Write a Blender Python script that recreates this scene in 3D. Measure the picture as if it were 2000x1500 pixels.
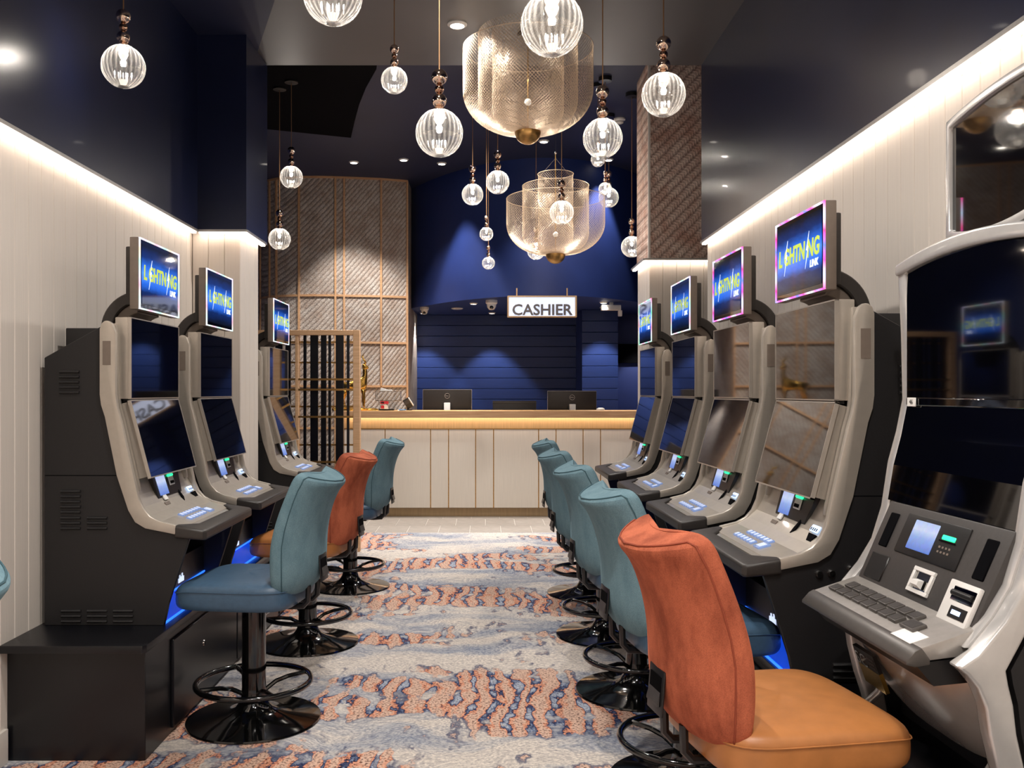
import bpy, bmesh, math, random
from mathutils import Vector, Matrix
random.seed(7)
PI = math.pi
SC = bpy.context.scene
COL = SC.collection
for o in list(bpy.data.objects):
    bpy.data.objects.remove(o)

# ------------------------------------------------------------------ camera, world, exposure, lights
F, CX, CY, CH = 1750.0, 948.0, 765.0, 1.3        # focal length and vanishing point in pixels of the 2000x1500 frame
cam = bpy.data.cameras.new('camera')
cam.sensor_width = 36.0
cam.lens = F / 2000 * 36.0
cam.shift_x = (1000 - CX) / 2000
cam.shift_y = (CY - 750) / 2000
cam.clip_start = 0.05
camo = bpy.data.objects.new('camera', cam)
camo.location = (0, 0, CH)
camo.rotation_euler = (PI / 2, 0, 0)
COL.objects.link(camo)
SC.camera = camo
w = bpy.data.worlds.new('world')
SC.world = w
w.use_nodes = True
w.node_tree.nodes['Background'].inputs[0].default_value = (0.9, 0.93, 1, 1)
w.node_tree.nodes['Background'].inputs[1].default_value = 0.05
SC.view_settings.view_transform = 'Standard'
SC.view_settings.look = 'None'
SC.view_settings.gamma = 1
SC.view_settings.use_curve_mapping = False
SC.view_settings.exposure = 0.0
SC.cycles.max_bounces = 8
SC.cycles.diffuse_bounces = 4
SC.cycles.glossy_bounces = 4
SC.cycles.transmission_bounces = 6
SC.cycles.transparent_max_bounces = 24
SC.cycles.sample_clamp_indirect = 4
SC.cycles.caustics_reflective = False
SC.cycles.caustics_refractive = False

LED_POWER = 10.0          # emission of the strip lights under the navy walls
PENDANT_W = 4.0
SPOT_W = 80.0

def lamp(name, kind, loc, power, color=(1, .86, .72), **kw):
    l = bpy.data.lights.new(name, kind)
    l.energy = power
    l.color = color
    for k, v in kw.items():
        setattr(l, k, v)
    o = bpy.data.objects.new(name, l)
    o.location = loc
    COL.objects.link(o)
    return o

def spot(loc, power, angle=70, blend=.5, color=(1, .94, .88), tilt=(0, 0)):
    o = lamp('spot', 'SPOT', loc, power, color, spot_size=math.radians(angle), spot_blend=blend, shadow_soft_size=.04)
    o.rotation_euler = (math.radians(tilt[0]), math.radians(tilt[1]), 0)
    return o

LOWZ, HIGHZ, SOFZ = 3.34, 3.66, 2.27
# recessed downlight of the low ceiling, then unseen ones added as fill light
LOW_LIGHTS = [(-.156, 4.97), (-.25, 2.4), (-.25, .2), (.45, .9), (.45, -1.4), (-.55, -1.6)]
FAR_LIGHTS = [(-.83, 9.1), (.55, 8.43), (-2.3, 8.6), (1.25, 9.1), (-.45, 9.25), (-1.35, 9.2)]
SOF_LIGHTS = [(-.13, 9.81), (1.28, 9.7), (-.76, 10.98), (.08, 10.98), (1.36, 10.3), (2.0, 10.9)]
for x, y in LOW_LIGHTS:
    spot((x, y, LOWZ - .03), SPOT_W * 1.7, 140, .7)
for x, y in FAR_LIGHTS[:3]:
    spot((x, y, HIGHZ - .03), SPOT_W * 1.3, 95, .5)
for x, y in FAR_LIGHTS[3:5]:
    spot((x, y, HIGHZ - .03), SPOT_W * 2.2, 62, .35, (1, .95, .92))
spot((-1.35, 9.2, HIGHZ - .03), SPOT_W * 2.0, 85, .4)
for x, y in SOF_LIGHTS:
    spot((x, y, SOFZ - .03), SPOT_W * .75, 80, .3, (1, .95, .92))
# spots without fittings, added to brighten the aisle and the cashier lobby
spot((.1, 6.6, HIGHZ - .03), SPOT_W * 2.2, 110, .7)
spot((-.3, 7.7, HIGHZ - .03), SPOT_W * 1.5, 110, .7)

# ------------------------------------------------------------------ helpers: colour and materials
def lin(c):
    return tuple(((v / 255) / 12.92 if v / 255 <= .04045 else ((v / 255 + .055) / 1.055) ** 2.4) for v in c) + (1,)

def mat(name, rgb, rough=.5, metal=0.0, noise=0.0, nscale=40, bump=0.0, coat=0.0, emit=None, estr=0, aniso=(1, 1, 1), spec=.5, sheen=0):
    m = bpy.data.materials.new(name)
    m.use_nodes = True
    nt = m.node_tree
    b = nt.nodes['Principled BSDF']
    c = lin(rgb)
    b.inputs['Base Color'].default_value = c
    b.inputs['Roughness'].default_value = rough
    b.inputs['Metallic'].default_value = metal
    b.inputs['Specular IOR Level'].default_value = spec
    b.inputs['Coat Weight'].default_value = coat
    b.inputs['Coat Roughness'].default_value = .05
    if sheen:
        b.inputs['Sheen Weight'].default_value = sheen
        b.inputs['Sheen Roughness'].default_value = .4
    if emit:
        b.inputs['Emission Color'].default_value = lin(emit)
        b.inputs['Emission Strength'].default_value = estr
    if noise or bump:
        tc = nt.nodes.new('ShaderNodeTexCoord')
        mp = nt.nodes.new('ShaderNodeMapping')
        mp.inputs['Scale'].default_value = aniso
        n = nt.nodes.new('ShaderNodeTexNoise')
        n.inputs['Scale'].default_value = nscale
        n.inputs['Detail'].default_value = 4
        nt.links.new(tc.outputs['Object'], mp.inputs[0])
        nt.links.new(mp.outputs[0], n.inputs['Vector'])
        if noise:
            r = nt.nodes.new('ShaderNodeValToRGB')
            r.color_ramp.elements[0].position = .3
            r.color_ramp.elements[1].position = .7
            r.color_ramp.elements[0].color = tuple(max(0, v * (1 - noise)) for v in c[:3]) + (1,)
            r.color_ramp.elements[1].color = tuple(min(1, v * (1 + noise)) for v in c[:3]) + (1,)
            nt.links.new(n.outputs['Fac'], r.inputs[0])
            nt.links.new(r.outputs[0], b.inputs['Base Color'])
        if bump:
            bp = nt.nodes.new('ShaderNodeBump')
            bp.inputs['Strength'].default_value = bump
            bp.inputs['Distance'].default_value = .004
            nt.links.new(n.outputs['Fac'], bp.inputs['Height'])
            nt.links.new(bp.outputs[0], b.inputs['Normal'])
    return m

class NT:
    """small wrapper to write node graphs"""
    def __init__(s, name):
        s.m = bpy.data.materials.new(name)
        s.m.use_nodes = True
        s.t = s.m.node_tree
        s.b = s.t.nodes['Principled BSDF']
        s.out = s.t.nodes['Material Output']
    def n(s, typ, ins=None, **kw):
        nd = s.t.nodes.new('ShaderNode' + typ)
        for k, v in kw.items():
            setattr(nd, k, v)
        for k, v in (ins or {}).items():
            if isinstance(v, bpy.types.NodeSocket):
                s.t.links.new(v, nd.inputs[k])
            else:
                nd.inputs[k].default_value = v
        return nd
    def math(s, op, a, b=0.0, c=None, clamp=False):
        ins = {0: a, 1: b}
        if c is not None:
            ins[2] = c
        return s.n('Math', ins, operation=op, use_clamp=clamp).outputs[0]
    def mix(s, f, a, b, blend='MIX'):
        nd = s.n('Mix', None, data_type='RGBA', blend_type=blend)
        for k, v in ((0, f), (6, a), (7, b)):
            if isinstance(v, bpy.types.NodeSocket):
                s.t.links.new(v, nd.inputs[k])
            else:
                nd.inputs[k].default_value = v
        return nd.outputs[2]
    def ramp(s, f, stops, interp='LINEAR'):
        nd = s.n('ValToRGB', {0: f})
        nd.color_ramp.interpolation = interp
        e = nd.color_ramp.elements
        while len(e) < len(stops):
            e.new(.5)
        for i, (p, c) in enumerate(stops):
            e[i].position = p
            e[i].color = c if len(c) == 4 else tuple(c) + (1,)
        return nd.outputs[0]
    def link(s, a, b):
        s.t.links.new(a, b)
    def obj(s, scale=(1, 1, 1), rot=(0, 0, 0), kind='Object'):
        tc = s.n('TexCoord')
        return s.n('Mapping', {0: tc.outputs[kind], 'Scale': scale, 'Rotation': rot}).outputs[0]

def carpet_mat():
    k = NT('carpet')
    P = k.obj()
    warp = k.n('TexNoise', {'Vector': P, 'Scale': 2.2, 'Detail': 2.0})
    wv = k.n('VectorMath', {0: warp.outputs['Color'], 1: (.5, .5, .5)}, operation='SUBTRACT').outputs[0]
    wv = k.n('VectorMath', {0: wv, 'Scale': .5}, operation='SCALE').outputs[0]
    Q = k.n('VectorMath', {0: P, 1: wv}, operation='ADD').outputs[0]
    mid = k.n('TexNoise', {'Vector': Q, 'Scale': 9.0, 'Detail': 3.0}).outputs['Fac']
    zn = k.n('TexNoise', {'Vector': k.n('Mapping', {0: Q, 'Scale': (.7, 1.5, 1), 'Location': (3.1, .9, 0)}).outputs[0], 'Scale': 1.15, 'Detail': 2.5, 'Roughness': .55}).outputs['Fac']
    zn = k.math('ADD', zn, k.math('MULTIPLY', k.math('SUBTRACT', mid, .5), .16))
    fine = k.n('TexNoise', {'Vector': P, 'Scale': 95.0, 'Detail': 3.0, 'Roughness': .7}).outputs['Fac']
    mid = k.n('TexNoise', {'Vector': Q, 'Scale': 9.0, 'Detail': 3.0}).outputs['Fac']
    # pebbled pale ground
    vor = k.n('TexVoronoi', {'Vector': k.n('Mapping', {0: Q, 'Scale': (1, 1.9, 1)}).outputs[0], 'Scale': 62.0, 'Randomness': 1.0}, feature='SMOOTH_F1').outputs['Distance']
    peb = k.ramp(vor, [(.2, (1, 1, 1)), (.62, (0, 0, 0))])
    gn = k.n('TexNoise', {'Vector': k.n('Mapping', {0: Q, 'Scale': (.7, 1.7, 1), 'Location': (1.3, 4.2, 0)}).outputs[0], 'Scale': 1.7, 'Detail': 3.5, 'Roughness': .6}).outputs['Fac']
    ground = k.ramp(gn, [(.34, lin((168, 172, 180))), (.44, lin((192, 190, 190))), (.53, lin((226, 216, 204)))])
    edge = k.ramp(gn, [(.34, lin((116, 126, 146))), (.46, lin((152, 154, 162))), (.56, lin((188, 180, 174)))])
    pale = k.mix(peb, edge, ground)
    # streaks: slate stripes with navy rims laid along the aisle, orange between them
    wq = k.n('VectorMath', {0: wv, 'Scale': .35}, operation='SCALE').outputs[0]
    big = k.n('Mapping', {0: k.n('VectorMath', {0: P, 1: wq}, operation='ADD').outputs[0], 'Scale': (1, .2, 1), 'Rotation': (0, 0, .16)}).outputs[0]
    wave = k.n('TexWave', {'Vector': big, 'Scale': 3.3, 'Distortion': 6.0, 'Detail': 4.0, 'Detail Scale': 2.2, 'Detail Roughness': .68}, wave_type='BANDS', bands_direction='X').outputs['Fac']
    brk = k.n('TexNoise', {'Vector': k.n('Mapping', {0: P, 'Scale': (1, .55, 1)}).outputs[0], 'Scale': 15.0, 'Detail': 3.0, 'Roughness': .6}).outputs['Fac']
    wv2 = k.math('ADD', wave, k.math('MULTIPLY', k.math('SUBTRACT', brk, .42), 2.2))
    wv2 = k.math('ADD', wv2, k.math('MULTIPLY', k.math('SUBTRACT', mid, .5), .8))
    wv2 = k.math('ADD', wv2, k.math('MULTIPLY', k.math('SUBTRACT', fine, .5), .55))
    zs = k.math('ADD', zn, k.math('MULTIPLY', k.math('SUBTRACT', wave, .5), .05))
    zs = k.math('ADD', zs, k.math('MULTIPLY', k.math('SUBTRACT', brk, .5), .22))
    zs = k.math('ADD', zs, k.math('MULTIPLY', k.math('SUBTRACT', fine, .5), .05))
    zone = k.ramp(zs, [(.515, (0, 0, 0)), (.537, (1, 1, 1))])
    streak = k.ramp(wv2, [(.1, lin((172, 180, 194))), (.24, lin((112, 126, 154))), (.34, lin((50, 62, 98))), (.43, lin((62, 66, 96))), (.5, lin((206, 138, 110))), (.75, lin((222, 164, 136))), (.98, lin((214, 180, 160)))])
    spk = k.ramp(fine, [(.38, lin((112, 84, 86))), (.5, (1, 1, 1))])
    streak = k.mix(.85, streak, spk, 'MULTIPLY')
    colr = k.mix(zone, pale, streak)
    rim = k.ramp(zs, [(.49, (0, 0, 0)), (.515, (1, 1, 1)), (.523, (1, 1, 1)), (.539, (0, 0, 0))])
    rimm = k.math('MULTIPLY', rim, k.ramp(mid, [(.42, (0, 0, 0)), (.56, (1, 1, 1))]))
    colr = k.mix(k.math('MULTIPLY', rimm, .8), colr, lin((56, 68, 102)))
    sp2 = k.ramp(fine, [(.32, (.42, .44, .5)), (.52, (1, 1, 1))])
    colr = k.mix(.7, colr, sp2, 'MULTIPLY')
    k.link(colr, k.b.inputs['Base Color'])
    k.b.inputs['Roughness'].default_value = .95
    k.b.inputs['Specular IOR Level'].default_value = .1
    bp = k.n('Bump', {'Height': fine, 'Strength': .5, 'Distance': .006})
    k.link(bp.outputs[0], k.b.inputs['Normal'])
    return k.m

def woven_mat(name, light, dark, warm, period, tangential=False):
    """diagonal braided cords; runs in x-z (wall facing the camera)"""
    k = NT(name)
    P = k.obj()
    sep = k.n('SeparateXYZ', {0: P})
    h = k.math('ADD', sep.outputs[0], sep.outputs[1]) if tangential else sep.outputs[0]
    v = sep.outputs[2]
    d = k.math('SUBTRACT', h, k.math('MULTIPLY', v, 1.0))          # constant along the cords
    t = k.math('FRACT', k.math('DIVIDE', d, period))
    wob = k.n('TexNoise', {'Vector': P, 'Scale': 60.0, 'Detail': 2.0}).outputs['Fac']
    t = k.math('FRACT', k.math('ADD', k.math('DIVIDE', d, period), k.math('MULTIPLY', k.math('SUBTRACT', wob, .5), .5)))
    tri = k.math('ABSOLUTE', k.math('SUBTRACT', k.math('MULTIPLY', t, 2.0), 1.0))   # 0 in the cord centre
    along = k.math('ADD', h, v)
    st = k.math('FRACT', k.math('ADD', k.math('DIVIDE', along, period * .42), k.math('MULTIPLY', tri, .9)))
    stt = k.math('ABSOLUTE', k.math('SUBTRACT', k.math('MULTIPLY', st, 2.0), 1.0))
    height = k.math('ADD', k.math('MULTIPLY', k.math('SUBTRACT', 1.0, k.math('POWER', tri, 2.0)), 1.0), k.math('MULTIPLY', stt, .35))
    n = k.n('TexNoise', {'Vector': P, 'Scale': 7.0, 'Detail': 4.0, 'Roughness': .7}).outputs['Fac']
    n2 = k.n('TexNoise', {'Vector': P, 'Scale': 140.0, 'Detail': 2.0}).outputs['Fac']
    base = k.mix(k.ramp(n, [(.4, (0, 0, 0)), (.62, (1, 1, 1))]), lin(light), lin(warm))
    groove = k.ramp(tri, [(.5, (0, 0, 0)), (1.0, (1, 1, 1))])
    c = k.mix(k.math('MULTIPLY', groove, .75), base, lin(dark))
    c = k.mix(.6, c, k.ramp(stt, [(.0, (.4, .37, .36)), (.5, (1, 1, 1))]), 'MULTIPLY')
    c = k.mix(.4, c, k.ramp(n2, [(.35, (.5, .5, .5)), (.6, (1, 1, 1))]), 'MULTIPLY')
    k.link(c, k.b.inputs['Base Color'])
    k.b.inputs['Roughness'].default_value = .8
    bp = k.n('Bump', {'Height': height, 'Strength': .7, 'Distance': .008})
    k.link(bp.outputs[0], k.b.inputs['Normal'])
    return k.m

def wood_mat(name, a, b_, scale=(2, 2, 30)):
    k = NT(name)
    n = k.n('TexNoise', {'Vector': k.obj(scale), 'Scale': 2.0, 'Detail': 5.0, 'Distortion': .4}).outputs['Fac']
    k.link(k.ramp(n, [(.3, lin(a)), (.7, lin(b_))]), k.b.inputs['Base Color'])
    k.b.inputs['Roughness'].default_value = .45
    return k.m

def globe_mat():
    k = NT('clear_ribbed_glass')
    sep = k.n('SeparateXYZ', {0: k.obj()})
    ang = k.math('ARCTAN2', sep.outputs[1], sep.outputs[0])
    rib = k.math('SINE', k.math('MULTIPLY', ang, 28.0))
    nz = k.n('TexNoise', {'Vector': k.obj((1, 1, .35)), 'Scale': 46.0, 'Detail': 2.0}).outputs['Fac']
    hgt = k.math('ADD', k.math('MULTIPLY', rib, .25), nz)
    bp = k.n('Bump', {'Height': hgt, 'Strength': .5, 'Distance': .004})
    gl = k.n('BsdfGlossy', {'Color': (1, 1, 1, 1), 'Roughness': .06, 'Normal': bp.outputs[0]})
    tr = k.n('BsdfTransparent', {'Color': (.97, .97, .96, 1)})
    tl = k.n('BsdfTranslucent', {'Color': (1, .97, .92, 1), 'Normal': bp.outputs[0]})
    lw = k.n('LayerWeight', {'Blend': .28, 'Normal': bp.outputs[0]})
    m1 = k.n('MixShader', {0: k.math('MULTIPLY_ADD', lw.outputs['Facing'], .75, .05), 1: tr.outputs[0], 2: gl.outputs[0]})
    scat = k.math('MULTIPLY', k.math('MULTIPLY_ADD', lw.outputs['Facing'], .26, .045), k.ramp(hgt, [(.35, (.25, .25, .25)), (.8, (1, 1, 1))]))
    m2 = k.n('MixShader', {0: scat, 1: m1.outputs[0], 2: tl.outputs[0]})
    k.link(m2.outputs[0], k.out.inputs[0])
    return k.m

def acrylic_mat():
    k = NT('clear_acrylic')
    gl = k.n('BsdfGlossy', {'Roughness': .04})
    tr = k.n('BsdfTransparent', {'Color': (.93, .94, .95, 1)})
    lw = k.n('LayerWeight', {'Blend': .3})
    m1 = k.n('MixShader', {0: k.math('MULTIPLY_ADD', lw.outputs['Facing'], .6, .08), 1: tr.outputs[0], 2: gl.outputs[0]})
    k.link(m1.outputs[0], k.out.inputs[0])
    return k.m

def display_mat():
    """topper screen: blue glow between dark bands (it is a lit screen)"""
    k = NT('topper_display')
    sep = k.n('SeparateXYZ', {0: k.obj(kind='Generated')})
    z = sep.outputs[2]
    n = k.n('TexNoise', {'Vector': k.obj((1, 3, 9)), 'Scale': 4.0, 'Detail': 2.0}).outputs['Fac']
    zz = k.math('ADD', z, k.math('MULTIPLY', k.math('SUBTRACT', n, .5), .12))
    c = k.ramp(zz, [(.02, lin((8, 16, 34))), (.2, lin((14, 40, 96))), (.34, lin((40, 104, 222))), (.5, lin((84, 150, 250))), (.62, lin((46, 112, 230))), (.8, lin((16, 46, 110))), (.97, lin((14, 20, 36)))])
    k.link(c, k.b.inputs['Emission Color'])
    k.b.inputs['Emission Strength'].default_value = 1.15
    k.b.inputs['Base Color'].default_value = (.004, .004, .006, 1)
    k.b.inputs['Roughness'].default_value = .04
    return k.m

def ring_mat(name, stops, strength=2.2):
    k = NT(name)
    sep = k.n('SeparateXYZ', {0: k.obj(kind='Generated')})
    t = k.math('FRACT', k.math('ADD', k.math('MULTIPLY', sep.outputs[1], 1.15), k.math('MULTIPLY', sep.outputs[2], .85)))
    c = k.ramp(t, [(i / (len(stops) - 1), lin(s)) for i, s in enumerate(stops)])
    k.link(c, k.b.inputs['Emission Color'])
    k.b.inputs['Emission Strength'].default_value = strength
    k.b.inputs['Base Color'].default_value = (.02, .02, .02, 1)
    return k.m

def kiosk_mat(name='reader_display'):
    k = NT(name)
    n = k.n('TexVoronoi', {'Vector': k.obj((1, 1, 1)), 'Scale': 90.0}).outputs['Color']
    sep = k.n('SeparateXYZ', {0: k.obj(kind='Generated')})
    c = k.ramp(sep.outputs[2], [(.0, lin((96, 128, 214))), (.45, lin((150, 176, 236))), (.7, lin((205, 216, 250))), (1, lin((186, 202, 246)))])
    c = k.mix(.12, c, n, 'MULTIPLY')
    k.link(c, k.b.inputs['Emission Color'])
    k.b.inputs['Emission Strength'].default_value = 1.0
    k.b.inputs['Base Color'].default_value = (.01, .01, .01, 1)
    return k.m

def brushed_mat(name, rgb, rough=.35):
    k = NT(name)
    n = k.n('TexNoise', {'Vector': k.obj((1, 60, 60)), 'Scale': 3.0, 'Detail': 3.0}).outputs['Fac']
    c = lin(rgb)
    k.link(k.ramp(n, [(.3, tuple(v * .8 for v in c[:3])), (.7, tuple(min(1, v * 1.1) for v in c[:3]))]), k.b.inputs['Base Color'])
    k.b.inputs['Metallic'].default_value = 1
    k.b.inputs['Roughness'].default_value = rough
    return k.m

def velvet_mat(name, rgb, rgb2, scale=9):
    k = NT(name)
    n = k.n('TexNoise', {'Vector': k.obj((1, 1, .45)), 'Scale': scale, 'Detail': 4.0, 'Roughness': .65}).outputs['Fac']
    f = k.n('TexNoise', {'Vector': k.obj(), 'Scale': 420.0, 'Detail': 1.0}).outputs['Fac']
    c = k.ramp(n, [(.34, lin(rgb2)), (.6, lin(rgb))])
    c = k.mix(.45, c, k.ramp(f, [(.3, (.5, .5, .5)), (.62, (1, 1, 1))]), 'MULTIPLY')
    k.link(c, k.b.inputs['Base Color'])
    k.b.inputs['Roughness'].default_value = .85
    k.b.inputs['Specular IOR Level'].default_value = .2
    k.b.inputs['Sheen Weight'].default_value = .5
    k.b.inputs['Sheen Roughness'].default_value = .35
    k.b.inputs['Sheen Tint'].default_value = lin(rgb)
    bp = k.n('Bump', {'Height': f, 'Strength': .25, 'Distance': .002})
    k.link(bp.outputs[0], k.b.inputs['Normal'])
    return k.m

M = dict(
    carpet=carpet_mat(),
    tile=mat('stone_tile', (158, 150, 142), .45, noise=.12, nscale=14, bump=.05),
    grout=mat('grout', (205, 200, 192), .9, noise=.1),
    board=mat('white_board', (216, 208, 199), .42, noise=.03, nscale=5, aniso=(40, 40, 1)),
    skirting=mat('skirting_paint', (228, 222, 214), .4, noise=.02),
    navywall=mat('navy_gloss', (16, 23, 52), .3, noise=.12, nscale=3, bump=.02, coat=.1),
    navy=mat('navy_matt', (28, 46, 102), .5, noise=.06, nscale=6),
    navydark=mat('navy_ceiling', (32, 38, 66), .55, noise=.1, nscale=2),
    plank=mat('navy_plank', (32, 54, 112), .42, noise=.08, nscale=8, aniso=(1, 1, 12)),
    ceil=mat('grey_ceiling', (84, 83, 86), .45, noise=.06, nscale=2),
    black=mat('black_recess', (5, 5, 8), .8, noise=.1, spec=.05),
    alu=mat('aluminium_channel', (190, 188, 186), .35, .8, noise=.05),
    led=mat('strip_light', (255, 240, 225), .5, emit=(255, 234, 214), estr=LED_POWER),
    champ=mat('champagne_plastic', (190, 182, 171), .33, .5, noise=.04, nscale=30, coat=.15),
    cab=mat('black_powder_coat', (24, 23, 25), .5, noise=.12, nscale=160, bump=.06),
    blackpl=mat('black_plastic', (22, 21, 22), .35, noise=.1, nscale=60),
    arm=mat('dark_grey_rubber', (50, 46, 44), .42, noise=.1, nscale=80, bump=.05),
    taupe=mat('taupe_plastic', (120, 108, 98), .45, noise=.06),
    screen=mat('black_glass', (3, 3, 5), .03, noise=.05, spec=.8, coat=1.0),
    bezel=mat('screen_edge_trim', (196, 188, 178), .3, .6, noise=.04),
    chrome=mat('chrome', (215, 212, 208), .12, 1, noise=.04),
    copper=mat('copper_ball', (240, 214, 194), .08, 1, noise=.05, nscale=8),
    copperdark=mat('dark_copper_ball', (180, 142, 120), .1, 1, noise=.05, nscale=8),
    brass=brushed_mat('brushed_brass', (204, 160, 98)),
    brassband=mat('brass_laminate', (230, 194, 140), .4, .3, noise=.12, nscale=4, aniso=(30, 1, 1)),
    brasskick=mat('brass_kick', (178, 152, 116), .45, .3, noise=.1, nscale=5, aniso=(20, 1, 1)),
    wiremesh=mat('brass_wire', (226, 204, 178), .35, .5, noise=.05),
    cord=mat('gold_cord', (168, 128, 92), .4, .6, noise=.05),
    globe=globe_mat(),
    lampglow=mat('lamp_glow', (255, 245, 230), .5, emit=(255, 240, 220), estr=14),
    lampcore=mat('lamp_core', (255, 250, 240), .5, emit=(255, 244, 228), estr=.7),
    down=mat('downlight_lens', (255, 250, 240), .5, emit=(255, 246, 232), estr=12),
    whitepl=mat('white_plastic', (226, 224, 220), .35, noise=.03),
    oak=wood_mat('oak', (206, 162, 120), (226, 186, 146)),
    batten=wood_mat('oak_batten', (186, 142, 104), (208, 168, 128)),
    slat=mat('black_slat', (9, 10, 18), .3, noise=.1),
    woven=woven_mat('woven_panel', (206, 197, 188), (142, 129, 120), (182, 164, 150), .062, True),
    wovend=woven_mat('woven_panel_dark', (236, 214, 200), (148, 118, 106), (206, 164, 146), .078),
    counter=mat('counter_panel', (222, 214, 202), .45, noise=.05, nscale=4, aniso=(60, 60, 1)),
    topwood=wood_mat('counter_top_timber', (176, 132, 84), (214, 170, 116), (30, 2, 2)),
    teal=velvet_mat('teal_fabric', (112, 142, 153), (98, 128, 140), 20),
    rust=velvet_mat('rust_velvet', (196, 108, 78), (146, 74, 52), 11),
    blueseat=mat('blue_vinyl', (62, 88, 112), .42, noise=.08, nscale=60, bump=.12),
    tanseat=mat('tan_leather', (172, 112, 62), .4, noise=.08, nscale=24, bump=.14),
    gloss=mat('gloss_black_steel', (8, 8, 8), .1, noise=.1, coat=.6),
    seam=mat('seam_thread', (52, 84, 94), .8, noise=.1),
    seamr=mat('seam_thread_rust', (140, 62, 38), .8, noise=.1),
    display=display_mat(),
    ring_pink=ring_mat('pink_blue_ring', [(120, 150, 255), (250, 60, 150), (190, 215, 255), (245, 70, 170), (90, 120, 255), (250, 60, 140), (200, 225, 255), (250, 60, 160)]),
    ring_white=ring_mat('pale_rainbow_ring', [(235, 240, 255), (200, 240, 230), (255, 180, 200), (210, 225, 255), (180, 245, 220), (255, 215, 190), (235, 240, 255), (225, 200, 255)], 1.5),
    ring_green=ring_mat('green_white_ring', [(120, 235, 190), (200, 255, 235), (235, 240, 255), (255, 150, 190), (230, 235, 255), (120, 235, 190), (215, 230, 255), (250, 120, 170)], 1.4),
    logo=mat('screen_lettering', (180, 200, 80), .5, emit=(190, 206, 70), estr=.65),
    logow=mat('screen_lettering_white', (220, 230, 255), .5, emit=(214, 228, 255), estr=1.0),
    kiosk=kiosk_mat(),
    green=mat('green_lamp', (40, 220, 150), .4, emit=(40, 235, 150), estr=1.8),
    button=mat('lit_button', (120, 140, 180), .12, noise=.05, emit=(130, 165, 235), estr=.35, coat=.5),
    buttontop=mat('button_legend', (205, 215, 240), .2, noise=.2, nscale=200, emit=(200, 215, 255), estr=.45),
    billlamp=mat('blue_white_lamp', (210, 225, 255), .4, emit=(170, 205, 255), estr=1.5),
    blueglow=mat('blue_lit_acrylic', (20, 60, 200), .25, noise=.15, nscale=8, emit=(18, 84, 240), estr=.55),
    bluebright=mat('blue_light_line', (60, 120, 255), .3, emit=(40, 110, 255), estr=2.0),
    plinth=mat('plinth_black', (11, 12, 17), .32, noise=.1, nscale=20, bump=.03),
    silver=mat('silver_white_paint', (210, 208, 206), .24, .5, noise=.03, coat=.4),
    greyd=mat('dark_grey_panel', (62, 59, 58), .38, noise=.08, nscale=90, bump=.04),
    greydeck=mat('grey_deck', (172, 167, 162), .34, .5, noise=.06, nscale=50),
    bullnose=mat('dark_bullnose', (88, 84, 81), .36, .4, noise=.06, nscale=50),
    gold=mat('polished_gold', (212, 168, 84), .24, 1, noise=.1, nscale=20),
    acrylic=acrylic_mat(),
    red=mat('red_print', (196, 44, 60), .5, noise=.1),
    paper=mat('white_paper', (232, 230, 226), .7, noise=.03),
    monitor=mat('monitor_back', (40, 36, 34), .32, noise=.08, nscale=30),
    signbox=mat('sign_backlit', (235, 240, 255), .5, emit=(216, 226, 255), estr=1.05),
    signframe=mat('sign_frame_brass', (186, 154, 116), .35, .6, noise=.06),
    letter=mat('sign_letter', (104, 100, 100), .35, .6, noise=.08),
)

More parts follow.
